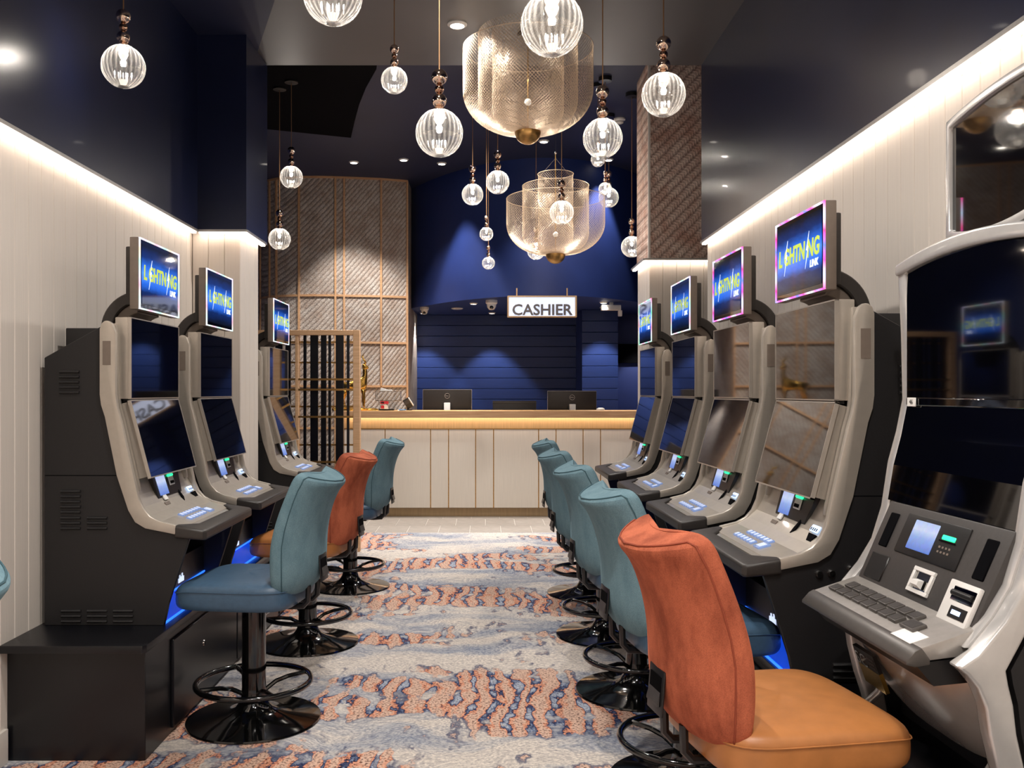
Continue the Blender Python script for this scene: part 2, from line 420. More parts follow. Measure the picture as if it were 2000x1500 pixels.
# ------------------------------------------------------------------ helpers: geometry and objects
class G:
    def __init__(s):
        s.v, s.f = [], []
    def add(s, v, f):
        k = len(s.v)
        s.v += [tuple(p) for p in v]
        s.f += [tuple(i + k for i in q) for q in f]
        return s
    def box(s, x0, x1, y0, y1, z0, z1):
        v = [(x, y, z) for z in (z0, z1) for y in (y0, y1) for x in (x0, x1)]
        return s.add(v, [(0, 2, 3, 1), (4, 5, 7, 6), (0, 1, 5, 4), (2, 6, 7, 3), (0, 4, 6, 2), (1, 3, 7, 5)])
    def prism(s, poly, lo, hi, axis='y'):
        """poly of (a, b); axis y: (a, t, b); axis z: (a, b, t); axis x: (t, a, b)"""
        def P(a, b, t):
            return (a, t, b) if axis == 'y' else (a, b, t) if axis == 'z' else (t, a, b)
        n = len(poly)
        v = [P(a, b, lo) for a, b in poly] + [P(a, b, hi) for a, b in poly]
        f = [tuple(range(n)), tuple(reversed(range(n, 2 * n)))]
        f += [(i, i + n, (i + 1) % n + n, (i + 1) % n) for i in range(n)]
        return s.add(v, f)
    def tube(s, pts, r, n=8, closed=False):
        pts = [Vector(p) for p in pts]
        m = len(pts)
        rr = r if isinstance(r, (list, tuple)) else [r] * m
        up = None
        v = []
        for i, p in enumerate(pts):
            a = pts[(i - 1) % m] if (closed or i) else p
            b = pts[(i + 1) % m] if (closed or i < m - 1) else p
            t = (b - a).normalized()
            if up is None:
                up = Vector((0, 0, 1)) if abs(t.z) < .9 else Vector((1, 0, 0))
            x = (up - t * up.dot(t)).normalized()
            up = x
            y = t.cross(x)
            v += [p + (x * math.cos(2 * PI * k / n) + y * math.sin(2 * PI * k / n)) * rr[i] for k in range(n)]
        f = []
        for i in range(m if closed else m - 1):
            j = (i + 1) % m
            f += [(i * n + k, i * n + (k + 1) % n, j * n + (k + 1) % n, j * n + k) for k in range(n)]
        if not closed:
            f += [tuple(reversed(range(n))), tuple(range((m - 1) * n, m * n))]
        return s.add(v, f)
    def lathe(s, prof, n=32, c=(0, 0, 0)):
        """prof of (r, z); r = 0 ends become poles"""
        v, f, rows = [], [], []
        for r, z in prof:
            if r < 1e-6:
                rows.append([len(v)])
                v.append((c[0], c[1], c[2] + z))
            else:
                rows.append(list(range(len(v), len(v) + n)))
                v += [(c[0] + r * math.cos(2 * PI * k / n), c[1] + r * math.sin(2 * PI * k / n), c[2] + z) for k in range(n)]
        for a, b in zip(rows, rows[1:]):
            for k in range(n):
                l = (k + 1) % n
                if len(a) == 1 and len(b) > 1:
                    f.append((a[0], b[l], b[k]))
                elif len(b) == 1 and len(a) > 1:
                    f.append((a[k], a[l], b[0]))
                elif len(a) > 1:
                    f.append((a[k], a[l], b[l], b[k]))
        return s.add(v, f)
    def ball(s, c, r, n=20, m=12):
        return s.lathe([(r * math.sin(PI * i / m), -r * math.cos(PI * i / m)) for i in range(m + 1)], n, c)
    def loft(s, rings, cap=True):
        n = len(rings[0])
        k0 = len(s.v)
        v = [p for r in rings for p in r]
        f = []
        for i in range(len(rings) - 1):
            f += [(i * n + k, i * n + (k + 1) % n, (i + 1) * n + (k + 1) % n, (i + 1) * n + k) for k in range(n)]
        s.add(v, f)
        if cap:
            for base, ring in ((0, rings[0]), ((len(rings) - 1) * n, rings[-1])):
                c = tuple(sum(p[j] for p in ring) / n for j in range(3))
                ci = len(s.v)
                s.v.append(c)
                for k in range(n):
                    a, b = k0 + base + k, k0 + base + (k + 1) % n
                    s.f.append((b, a, ci) if base == 0 else (a, b, ci))
        return s
    def build(s, name, m, parent=None, bevel=0, seg=2, smooth=None, sub=0, ang=30):
        me = bpy.data.meshes.new(name)
        me.from_pydata(s.v, [], s.f)
        bm = bmesh.new()
        bm.from_mesh(me)
        bmesh.ops.recalc_face_normals(bm, faces=bm.faces)
        if bevel:
            es = [e for e in bm.edges if len(e.link_faces) == 2 and e.calc_face_angle(0) > math.radians(ang)]
            bmesh.ops.bevel(bm, geom=es, offset=bevel, segments=seg, profile=.6, affect='EDGES', clamp_overlap=True)
        bm.to_mesh(me)
        bm.free()
        if smooth is None:
            smooth = bool(bevel)
        if smooth:
            me.shade_smooth()
            try:
                me.set_sharp_from_angle(angle=math.radians(42))
            except Exception:
                pass
        me.materials.append(m)
        return link(name, me, parent, sub)

def link(name, me, parent=None, sub=0):
    o = bpy.data.objects.new(name, me)
    COL.objects.link(o)
    o.parent = parent
    if sub:
        md = o.modifiers.new('subdivision', 'SUBSURF')
        md.levels = md.render_levels = sub
    return o

def box(name, x0, x1, y0, y1, z0, z1, m, parent=None, bevel=0, seg=2):
    return G().box(x0, x1, y0, y1, z0, z1).build(name, m, parent, bevel, seg)

def tag(o, label=None, cat=None, group=None, kind=None):
    if label: o['label'] = label
    if cat: o['category'] = cat
    if group: o['group'] = group
    if kind: o['kind'] = kind
    return o

def struct(o, label=None):
    o['kind'] = 'structure'
    if label: o['label'] = label
    return o

def empty(name, loc=(0, 0, 0), rz=0):
    o = bpy.data.objects.new(name, None)
    COL.objects.link(o)
    o.location = loc
    o.rotation_euler = (0, 0, rz)
    o.empty_display_size = .1
    return o

KIDS = {}
def copy_tree(o, parent=None):
    c = o.copy()
    COL.objects.link(c)
    if parent is not None:
        c.parent = parent
    for ch in list(o.children):
        copy_tree(ch, c)
    return c

def text_mesh(s, size, extrude, width=None, shear=0, spacing=1.0, bold=0):
    cu = bpy.data.curves.new('t', 'FONT')
    cu.body = s
    cu.size = size
    cu.extrude = extrude
    cu.offset = bold
    cu.align_x = 'CENTER'
    cu.align_y = 'CENTER'
    cu.shear = shear
    cu.space_character = spacing
    cu.resolution_u = 3
    o = bpy.data.objects.new('t', cu)
    COL.objects.link(o)
    dg = bpy.context.evaluated_depsgraph_get()
    me = bpy.data.meshes.new_from_object(o.evaluated_get(dg))
    bpy.data.objects.remove(o)
    bpy.data.curves.remove(cu)
    if width:
        xs = [v.co.x for v in me.vertices]
        k = width / (max(xs) - min(xs))
        for v in me.vertices:
            v.co.x *= k
    return me

def lettering(name, s, size, extrude, m, parent, pos, axes, **kw):
    """axes = (right, up, normal) unit vectors"""
    me = text_mesh(s, size, extrude, **kw)
    R = Matrix((axes[0], axes[1], axes[2])).transposed()
    for v in me.vertices:
        v.co = R @ v.co + Vector(pos)
    me.materials.clear()
    me.materials.append(m)
    me.name = name
    return link(name, me, parent)
FACE_U = ((0, 1, 0), (0, 0, 1), (1, 0, 0))       # reads for somebody facing a machine
FACE_CAM = ((1, 0, 0), (0, 0, 1), (0, -1, 0))    # reads from the camera side

def X(px, d): return (px - CX) / F * d
def Z(py, d): return CH + (CY - py) / F * d

# ------------------------------------------------------------------ the room
XL, XR = -1.685, 1.395          # faces of the panelled walls
LEDZ, LEDL = 2.24, 2.222
struct(box('floor', -3.4, 2.3, -3.2, 8.26, -.06, 0, M['carpet']), 'patterned carpet of orange and navy streaks on pale pebbled ground')
ft = struct(box('floor', -3.4, 2.3, 8.26, 11.6, -.06, -.004, M['grout']), 'strip of grey stone tiles in front of the cashier counter')
tme = None
for r, (y0, y1) in enumerate(((8.265, 8.72), (8.726, 9.18), (9.186, 9.46))):
    tm = G().box(-.143, .143, 0, y1 - y0, -.02, 0).build('tile', M['tile'], ft, .0015, 1)
    first = True
    for i in range(-8, 9):
        x = i * .292 + (.146 if r % 2 else 0)
        if first:
            o, first = tm, False
        else:
            o = tm.copy(); COL.objects.link(o); o.parent = ft
        o.location = (x, y0, random.uniform(-.0006, 0))
struct(box('ceiling', -1.95, 1.75, -3.2, 5.6, LOWZ, HIGHZ + .1, M['ceil']), 'low grey ceiling over the aisle')
struct(box('ceiling', -3.4, 2.3, 5.6, 11.6, HIGHZ, HIGHZ + .1, M['navydark']), 'higher navy ceiling in front of the cashier')
struct(G().prism([(-1.69, 5.585), (-1.45, 5.585), (-1.1, 4.67), (-.84, 3.6), (-.7, 2.2), (-1.69, 2.2)], LOWZ - .006, LOWZ + .02, 'z').build('ceiling_panel', M['navydark']), 'navy area with slanted edge at the left of the low ceiling')
struct(G().prism([(-2.9, 6.3), (-.76, 6.3), (-.79, 6.5), (-.92, 6.9), (-1.03, 7.31), (-1.13, 7.75), (-1.24, 8.26), (-2.05, 7.95), (-2.9, 7.6)], HIGHZ - .02, HIGHZ + .02, 'z').build('ceiling_panel', M['black']), 'black ceiling recess with a curved edge')
struct(box('wall_rear', -1.95, 1.75, -3.3, -3.2, 0, LOWZ, M['board']))
struct(box('wall_far_left', -3.5, -3.4, 5.55, 11.6, 0, HIGHZ, M['navy']))
struct(box('wall_far_right', 2.3, 2.4, 5.6, 11.6, 0, HIGHZ, M['navy']))

def boards(parent, a0, a1, pos, face, z0=.1, z1=2.238, pitch=.0965):
    """V-jointed boards along an axis; face: '+x', '-x' or '-y'"""
    n = max(1, round((a1 - a0) / pitch))
    wd = (a1 - a0) / n
    h = wd / 2 - .0004
    poly = [(0, -h), (.008, -h), (.012, -h + .0035), (.012, h - .0035), (.008, h), (0, h)]
    pr = G().prism(poly, z0, z1, 'z').build('board', M['board'], parent)
    for i in range(n):
        o = pr if i == 0 else pr.copy()
        if i:
            COL.objects.link(o); o.parent = parent
        c = a0 + wd * (i + .5)
        if face == '+x':
            o.location = (pos, c, 0)
        elif face == '-x':
            o.location = (pos, c, 0); o.rotation_euler = (0, 0, PI)
        else:
            o.location = (c, pos, 0); o.rotation_euler = (0, 0, -PI / 2)

wl = struct(box('wall_left', -1.95, XL - .012, -3.2, 5.15, 0, LOWZ, M['board']), 'left wall of white V-jointed boards')
boards(wl, .1, 5.15, XL - .012, '+x', z1=2.22)
box('baseboard', XL - .001, XL + .014, -3.2, 3.14, 0, .12, M['skirting'], wl, .004)
wp = struct(box('wall_left_pillar', -1.95, -1.419, 5.162, 5.55, 0, LOWZ, M['board']), 'white boarded pillar between the second and third left machines')
boards(wp, XL, -1.407, 5.162, '-y', 0, 2.22)
boards(wp, 5.15, 5.55, -1.419, '+x', 0, 2.22)
struct(box('wall_left_upper', -1.9, XL + .045, -3.2, 5.105, LEDL, LOWZ - .006, M['navywall']), 'glossy navy upper wall on the left')
struct(box('wall_left_pillar_upper', -1.9, -1.362, 5.105, 5.595, LEDL, LOWZ - .006, M['navywall']), 'glossy navy top of the left pillar')
struct(box('wall_left_return', -3.4, -1.95, 5.2, 5.55, 0, HIGHZ, M['navy']))

wr = struct(box('wall_right', XR + .012, 1.75, -3.2, 5.63, 0, LOWZ, M['board']), 'right wall of white V-jointed boards')
boards(wr, .1, 5.63, XR + .012, '-x')
box('baseboard', XR - .014, XR + .001, -3.2, .4, 0, .12, M['skirting'], wr, .004)
struct(box('wall_right_upper', XR - .045, 1.7, -3.2, 5.6, LEDZ, LOWZ, M['navywall']), 'glossy navy upper wall on the right')
wq = struct(box('wall_right_pillar', 1.177, 2.3, 6.382, 6.85, 0, 2.238, M['board']), 'white boarded pillar behind the farthest right machine')
boards(wq, 1.165, 1.75, 6.382, '-y', 0)
boards(wq, 6.37, 6.85, 1.177, '-x', 0)
struct(box('wall_right_pillar_upper', 1.16, 2.3, 6.365, 6.86, LEDZ, HIGHZ, M['wovend']), 'brown woven panel on the pillar above the light strip')
struct(box('trim_1', 1.157, 1.172, 6.362, 6.38, LEDZ, HIGHZ, M['skirting']))

# strip lights tucked under the navy walls
def strip(label, boxes):
    t = empty('light_strip', boxes[0][0])
    o = Vector(boxes[0][0])
    tag(t, label, 'strip light', 'strip lights under the navy walls')
    g1, g2 = G(), G()
    for a, b, n in boxes:                 # run from a to b, n = direction away from the wall
        a, b, n = Vector(a) - o, Vector(b) - o, Vector(n)
        t_ = (b - a).normalized()
        def bar(g, off0, off1, z0, z1):
            ps = [a + n * off0, b + n * off0, b + n * off1, a + n * off1]
            g.prism([(p.x, p.y) for p in ps], z0, z1, 'z')
        bar(g1, .008, .052, -.012, .002)
        bar(g2, .016, .04, -.019, -.0115)
    g1.build('channel', M['alu'], t)
    g2.build('diffuser', M['led'], t)
    return t
strip('long warm strip light along the top of the left boarded wall', [((XL - .004, -3.1, LEDL), (XL - .004, 5.11, LEDL), (1, 0, 0))])
strip('short bent strip light around the top of the left white pillar', [((XL + .05, 5.152, LEDL), (-1.362, 5.152, LEDL), (0, -1, 0)), ((-1.409, 5.105, LEDL), (-1.409, 5.57, LEDL), (1, 0, 0))])
strip('long warm strip light along the top of the right boarded wall', [((XR + .004, -3.1, LEDZ), (XR + .004, 5.62, LEDZ), (-1, 0, 0))])
strip('short bent strip light under the brown woven panel on the right pillar', [((1.125, 6.372, LEDZ), (1.75, 6.372, LEDZ), (0, -1, 0)), ((1.167, 6.33, LEDZ), (1.167, 6.86, LEDZ), (-1, 0, 0))])

# curved woven wall
WP = [(797, 10.0), (744, 9.9), (672, 9.83), (655, 9.82), (620, 9.8), (584, 9.81), (560, 9.84), (540, 9.89), (527, 9.95), (515, 10.03), (507, 10.12), (501, 10.25)]
WPT = [(X(p, d), d) for p, d in WP]
def on_wall(px):
    for (p0, d0), (p1, d1) in zip(WP, WP[1:]):
        if p1 <= px <= p0:
            k = (px - p0) / (p1 - p0)
            d = d0 + (d1 - d0) * k
            a, b = Vector((X(p0, d0), d0)), Vector((X(p1, d1), d1))
            return X(px, d), d, math.atan2((b - a).y, (b - a).x)
ww = struct(G().prism(WPT + [(WPT[-1][0] + .02, 10.6), (WPT[-1][0] + .1, 11.5), (WPT[0][0], 11.5)], 0, HIGHZ, 'z').build('wall_back_left', M['woven']), 'curved wall of diagonal woven cord panels divided by oak battens')
for px, z0 in ((509, .2), (527, .2), (540, .2), (584, .2), (655, .2), (672, .2), (744, 1.36), (795, .2)):
    x, d, a = on_wall(px)
    o = box('batten', -.011, .011, -.016, .012, z0, HIGHZ - .02, M['batten'], ww, .002, 1)
    o.location = (x, d, 0)
    o.rotation_euler = (0, 0, a + PI)
def rail(z, h=.011):
    g = G()
    off = [(x - (.002), y - .013) for x, y in WPT]
    inn = [(x, y + .01) for x, y in WPT]
    g.prism(off + list(reversed(inn)), z - h, z + h, 'z')
    return g.build('batten', M['batten'], ww)
for z in (2.353, 1.84, 1.36, .9, HIGHZ - .012):
    rail(z)

# navy back wall of the cashier: planks, column, door, curved bulkhead
wb = struct(box('wall_back', -1.0, 2.3, 11.34, 11.5, 0, HIGHZ, M['navy']), 'navy boarded wall behind the cashier counter')
pitch = .1332
pk = G().prism([(11.34, .0005), (11.32, .0005), (11.32, pitch - .009), (11.334, pitch - .0005), (11.34, pitch - .0005)], -.87, 1.16, 'x').build('plank', M['plank'], wb)
for i in range(17):
    o = pk if i == 0 else pk.copy()
    if i:
        COL.objects.link(o); o.parent = wb
    o.location = (0, 0, .01 + i * pitch)
wc = struct(box('wall_back_column', X(1137, 10.6), X(1207, 10.6), 10.62, 11.33, 0, SOFZ, M['navy']), 'navy boarded column right of the cashier sign')
pk = G().prism([(10.62, .0005), (10.6, .0005), (10.6, pitch - .009), (10.614, pitch - .0005), (10.62, pitch - .0005)], X(1137, 10.6), X(1207, 10.6), 'x').build('plank', M['plank'], wc)
for i in range(17):
    o = pk if i == 0 else pk.copy()
    if i:
        COL.objects.link(o); o.parent = wc
    o.location = (0, 0, .01 + i * pitch)
dr = struct(box('door_1', 1.62, 2.28, 11.28, 11.335, 0, 1.66, M['navy'], None, .004), 'navy door leaf at the far right behind the counter')
struct(box('trim_2', 1.6, 2.3, 11.25, 11.34, 1.66, 1.9, M['black']))  # shade of the opening above the door, put in as a black box
def bulk(x): return 10.5 - 1.056 * (x + .897) + .638 * (x + .897) * (x - .476)
bx = [-.862 + i * (3.16 / 30) for i in range(31)]
struct(G().prism([(x, bulk(x)) for x in bx] + [(2.3, 11.34), (-.862, 11.34)], SOFZ, HIGHZ, 'z').build('wall_back_bulkhead', M['navy'], smooth=True), 'curved navy bulkhead over the cashier counter')

# ------------------------------------------------------------------ downlights and ceiling fittings
def downlight(x, y, z, label, r=.05, group='recessed downlights'):
    t = empty('downlight', (x, y, z))
    tag(t, label, 'downlight', group)
    G().lathe([(r * .72, -.012), (r, -.004), (r, .004), (r * .72, .004), (r * .72, -.012)], 24).build('trim_ring', M['whitepl'], t, smooth=True)
    G().lathe([(0, -.006), (r * .72, -.006), (r * .72, 0), (0, 0)], 24).build('lens', M['down'], t)
names = ['round downlight in the grey ceiling left of the large chandelier'] + ['round downlight in the grey ceiling over the front stools, above the frame', 'round downlight in the grey ceiling straight over the camera', 'round downlight in the grey ceiling over the right foreground stool, above the frame', 'round downlight in the grey ceiling behind the camera on the right', 'round downlight in the grey ceiling behind the camera on the left']
for (x, y), n in zip(LOW_LIGHTS, names):
    downlight(x, y, LOWZ - .002, n, .055)
names = ['round downlight in the navy ceiling above the right end of the woven wall', 'round downlight in the navy ceiling just under the large chandelier', 'round downlight in the navy ceiling over the far left corner', 'round downlight hidden near the bulkhead on the right', 'round downlight in front of the curved bulkhead', 'round downlight washing the woven wall']
for (x, y), n in zip(FAR_LIGHTS, names):
    downlight(x, y, HIGHZ - .002, n)
names = ['round downlight in the soffit left of the dome camera by the sign', 'round downlight in the soffit above the white emergency light', 'round downlight in the soffit close to the woven wall', 'round downlight in the soffit behind the dome camera', 'round downlight in the soffit over the boarded column', 'round downlight in the soffit over the door']
for (x, y), n in zip(SOF_LIGHTS, names):
    downlight(x, y, SOFZ - .002, n, .045)
sd = empty('smoke_detector', (X(1210, 7.75), 7.75, HIGHZ)); tag(sd, 'white smoke detector on the navy ceiling right of the pendants', 'detector')
G().lathe([(0, 0), (.05, 0), (.05, -.012), (.04, -.02), (0, -.02)], 24).build('base', M['whitepl'], sd, smooth=True)
G().lathe([(.034, -.02), (.034, -.036), (.02, -.044), (0, -.044)], 24).build('head', M['whitepl'], sd, smooth=True)
def dome(x, y, label, r, z=SOFZ):
    t = empty('dome_camera', (x, y, z)); tag(t, label, 'camera', 'dome cameras over the counter')
    G().lathe([(0, 0), (r, 0), (r * 1.02, -r * .5), (r * .8, -r * .75), (0, -r * .75)], 28).build('housing', M['whitepl'], t, smooth=True)
    G().lathe([(0, -r * 1.7), (r * .45, -r * 1.62), (r * .75, -r * 1.2), (r * .8, -r * .75), (0, -r * .75)], 28).build('ball', M['whitepl'], t, smooth=True)
    e = G().ball((0, -r * .52, -r * 1.25), r * .36).build('lens', M['screen'], t, smooth=True)
dome(X(960, 9.5), 9.5, 'white ball camera under the soffit left of the cashier sign', .062)
dome(X(829, 10.3), 10.3, 'smaller white dome camera under the soffit near the woven wall', .05)
vp = empty('air_vent', (X(893, 10.4), 10.4, SOFZ)); tag(vp, 'flat pale round vent in the soffit between the two dome cameras', 'vent')
G().lathe([(0, 0), (.07, 0), (.07, -.008), (.05, -.014), (0, -.014)], 28).build('plate', M['whitepl'], vp, smooth=True)
em = empty('emergency_light', (X(1194, 9.75), 9.75, SOFZ)); tag(em, 'white box emergency light hanging under the soffit at right', 'light fitting')
box('housing', -.11, .1, -.05, .05, -.085, -.03, M['whitepl'], em, .006)
box('hanger', -.02, .02, -.02, .02, -.03, 0, M['whitepl'], em)
box('lamp_head', .075, .115, -.03, .03, -.15, -.085, M['whitepl'], em, .006)
sp = empty('wall_speaker', (-1.475, 5.6, 2.29)); tag(sp, 'small pale perforated speaker on the far side of the left pillar', 'speaker')
box('housing', -.03, .035, 0, .12, 0, .15, M['whitepl'], sp, .008)
g = G()
for i in range(9):
    for j in range(4):
        g.box(.008 * j - .016 + .003, .008 * j - .016 + .007, -.001, .001, .015 + i * .014, .022 + i * .014)
tag(g.build('grille_dots', M['greyd'], sp), kind='stuff')

# ------------------------------------------------------------------ cashier counter
YC = 9.3
ct = empty('cashier_counter', (.35, YC, 0)); tag(ct, 'long cashier counter of white panels with glowing brass band and timber top', 'counter')
cx0, cx1 = -1.467 - .35, 1.95 - .35
def cb(name, y0, y1, z0, z1, m, x0=cx0, x1=cx1, **k): return box(name, x0, x1, y0, y1, z0, z1, m, ct, **k)
cb('carcass', .03, .5, .09, 1.05, M['black'], cx0 + .01, cx1 - .01)
cb('kick_panel', .045, .1, 0, .092, M['brasskick'])
pxs = [672, 752, 841, 876, 929, 964, 1052, 1086, 1139, 1173, 1262, 1297]
for a, b in zip(pxs, pxs[1:]):
    x0, x1 = X(a, YC) - .35, X(b, YC) - .35
    cb('front_panel', 0, .03, .095, .915, M['counter'], x0 + .005, x1 - .005, bevel=.0015, seg=1)
    cb('brass_inlay', .008, .03, .095, .915, M['brass'], x1 - .005, x1 + .005)
G().prism([(.012, .915), (.012, 1.03), (.06, 1.05), (.1, 1.05), (.1, .915)], cx0, cx1, 'x').build('brass_band', M['brassband'], ct)
cb('brass_edge', -.004, .012, .909, .918, M['brass'])
cb('light_channel', -.045, -.025, 1.035, 1.047, M['led'], cx0 + .02, cx1 - .02)
G().prism([(-.07, 1.05), (-.07, 1.095), (-.06, 1.1), (.52, 1.1), (.52, 1.05)], cx0 - .02, cx1, 'x').build('top', M['topwood'], ct)
cb('front_lip', -.078, -.07, 1.03, 1.1, M['batten'], cx0 - .02)
cb('end_panel', .03, .5, 0, 1.05, M['counter'], cx0 - .002, cx0 + .012)
sdk = empty('staff_desk', (.35, 9.84, 0)); tag(sdk, 'low staff desk behind the cashier counter carrying the monitors', 'desk')
box('desktop', -1.15, cx1, .01, .54, .76, .8, M['topwood'], sdk, .003, 1)
for x in (-1.12, -.1, cx1 - .06):
    box('support_panel', x, x + .03, .03, .5, 0, .76, M['black'], sdk)

def monitor(px0, px1, py, label, d=10.02):
    t = empty('monitor', (X((px0 + px1) / 2, d), d, .8)); tag(t, label, 'monitor', 'monitors on the counter')
    hw = (px1 - px0) / 2 / F * d
    top = Z(py, d) - .8
    box('back_shell', -hw, hw, 0, .025, top - .33, top, M['monitor'], t, .006)
    box('panel', -hw + .008, hw - .008, .025, .03, top - .322, top - .008, M['screen'], t)
    box('edge_trim', -hw - .003, hw + .003, .022, .028, top - .333, top + .003, M['chrome'], t)
    box('stand_neck', -.035, .035, -.05, -.01, 0, top - .145, M['whitepl'], t, .006)
    box('stand_foot', -.11, .11, -.12, .09, 0, .012, M['whitepl'], t, .004)
    box('neck_mount', -.05, .05, -.012, 0, top - .25, top - .155, M['blackpl'], t, .004)
    G().tube([(.028 * math.cos(a * PI / 12), -.002, top - .07 + .028 * math.sin(a * PI / 12)) for a in range(24)], .0028, 6, True).build('emblem_ring', M['chrome'], t, smooth=True)
    lettering('emblem_letters', 'DELL', .019, .001, M['chrome'], t, (0, -.002, top - .07), FACE_CAM)
monitor(826, 921, 761, 'black monitor with round emblem at the left of the counter')
monitor(1070, 1165, 764, 'black monitor with round emblem at the right of the counter')
cbx = empty('cash_printer', (X(1005, 9.98), 9.98, .8)); tag(cbx, 'low dark box standing between the two monitors', 'machine')
hw = 85 / 2 / F * 9.98
box('body', -hw, hw, 0, .2, 0, Z(783, 9.98) - .8, M['monitor'], cbx, .004)
box('lid_seam', -hw - .002, hw + .002, -.002, .2, Z(787, 9.98) - .8, Z(786, 9.98) - .8, M['greyd'], cbx)
ms = empty('mouse', (X(1173, 9.6), 9.6, 1.1)); tag(ms, 'small white mouse on the counter right of the right monitor', 'mouse')
G().loft([[(a * .045 * math.cos(k * PI / 8), a * .028 * math.sin(k * PI / 8), z) for k in range(16)] for a, z in ((1, 0), (1.02, .008), (.9, .02), (.5, .028))]).build('shell', M['whitepl'], ms, smooth=True)
box('wheel', .02, .03, -.004, .004, .02, .028, M['greyd'], ms)

# card terminal on a stalk
et = empty('card_terminal', (X(797, 9.6), 9.6, 1.1)); tag(et, 'tilted black card terminal left of the left monitor', 'terminal')
o = box('body', -.035, .035, -.02, .02, -.055, .055, M['blackpl'], et, .006); o.location = (0, 0, .075); o.rotation_euler = (.2, -.55, 0)
o2 = box('screen', -.028, .028, -.0225, -.02, .0, .045, M['greyd'], o)
o2 = box('paper_roll_cover', .03, .042, -.02, .02, -.05, .05, M['whitepl'], o, .003)
G().tube([(0, .0, 0), (-.005, .01, .05)], .012, 10).build('stalk', M['blackpl'], et, smooth=True)
G().lathe([(0, 0), (.045, 0), (.045, .008), (0, .01)], 20).build('foot', M['blackpl'], et)
# acrylic donation box
ab = empty('acrylic_box', (X(759, 9.52), 9.52, 1.1)); tag(ab, 'clear acrylic box with red and white card beside the gold statue', 'box')
hw = 24 / F * 9.52
G().box(-hw, hw, -.06, .06, .105, .205).build('tray', M['acrylic'], ab)
G().prism([(-hw * .85, .105), (hw * .9, .105), (hw * .55, .02), (-hw * .6, .02)], -.055, .055, 'y').build('hopper', M['acrylic'], ab)
g = G()
for zz in (.105, .205):
    g.tube([(-hw, -.06, zz), (hw, -.06, zz), (hw, .06, zz), (-hw, .06, zz)], .003, 6, True)
for sx in (-1, 1):
    for sy in (-1, 1):
        g.box(sx * hw - .002, sx * hw + .002, sy * .06 - .002, sy * .06 + .002, .105, .205)
g.build('frame_edges', M['chrome'], ab)
box('base', -hw * .75, hw * .45, -.05, .05, 0, .018, M['blackpl'], ab, .003)
box('red_card', -hw * .6, hw * .05, -.075, -.07, .07, .1, M['red'], ab)
box('card_window', -hw * .55, -hw * .3, -.078, -.0755, .078, .092, M['blackpl'], ab)
G().prism([(-hw * .65, .018), (hw * .05, .018), (-hw * .05, .06), (-hw * .4, .062)], -.07, -.06, 'y').build('white_card', M['paper'], ab)
box('red_print', -hw * .55, -hw * .3, -.0722, -.07, .022, .055, M['red'], ab)
G().prism([(-hw * .65, .207), (hw * .3, .207), (hw * .25, .225), (-.01, .222), (-hw * .6, .24)], -.04, .03, 'y').build('paper_slips', M['paper'], ab)
bp_ = empty('paper_pile', (X(787, 9.42), 9.42, 1.1)); tag(bp_, 'small blue and white papers on the counter under the terminal', 'papers')
box('sheet', -.05, .03, -.05, .04, 0, .006, M['paper'], bp_)
o = box('blue_sheet', -.04, .03, -.06, .03, .006, .012, mat('blue_paper', (92, 150, 206), .6, noise=.05), bp_); o.rotation_euler = (0, 0, .2)

# golden antelope statue
st = empty('antelope_statue', (X(704, 9.5), 9.5, 1.1)); tag(st, 'golden antelope statue with tall horns on the left end of the counter', 'statue')
sv = [(-.16, 0, .27, .05), (-.06, 0, .265, .048), (.02, 0, .28, .05), (.045, 0, .34, .032), (.05, 0, .41, .026), (.045, 0, .47, .03), (.085, -.01, .445, .014)]
se = [(0, 1), (1, 2), (2, 3), (3, 4), (4, 5), (5, 6)]
def leg(at, pts):
    prev = at
    for p in pts:
        sv.append(p); se.append((prev, len(sv) - 1)); prev = len(sv) - 1
leg(2, [(.035, -.03, .19, .02), (.045, -.032, .115, .013), (.04, -.032, .05, .011), (.05, -.032, .035, .013)])
leg(2, [(.03, .03, .19, .02), (.02, .032, .115, .013), (.03, .032, .05, .011), (.04, .032, .035, .013)])
leg(0, [(-.17, -.03, .18, .024), (-.2, -.032, .11, .012), (-.18, -.032, .05, .011), (-.17, -.032, .035, .013)])
leg(0, [(-.17, .03, .18, .024), (-.19, .032, .11, .012), (-.17, .032, .05, .011), (-.16, .032, .035, .013)])
leg(0, [(-.215, 0, .285, .012), (-.24, 0, .23, .008)])
leg(5, [(.03, .03, .49, .01)])
leg(5, [(.03, -.03, .49, .01)])
me = bpy.data.meshes.new('s')
me.from_pydata([p[:3] for p in sv], se, [])
so = bpy.data.objects.new('s', me); COL.objects.link(so)
so.modifiers.new('k', 'SKIN')
for i, p in enumerate(sv):
    me.skin_vertices[0].data[i].radius = (p[3], p[3])
    me.skin_vertices[0].data[i].use_root = (i == 1)
sm = so.modifiers.new('u', 'SUBSURF'); sm.levels = 2
me2 = bpy.data.meshes.new_from_object(so.evaluated_get(bpy.context.evaluated_depsgraph_get()))
bpy.data.objects.remove(so)
me2.name = 'body'; me2.materials.clear(); me2.materials.append(M['gold']); me2.shade_smooth()
link('body', me2, st)
for sgn in (-1, 1):
    pts = [(.042 + .012 * math.sin(t * 7) - .01 * t, sgn * (.012 + .02 * t) + .005 * math.cos(t * 7), .485 + .12 * t) for t in [i / 14 for i in range(15)]]
    G().tube(pts, [.011 * (1 - i / 15.5) for i in range(15)], 8).build('horn', M['gold'], st, smooth=True)
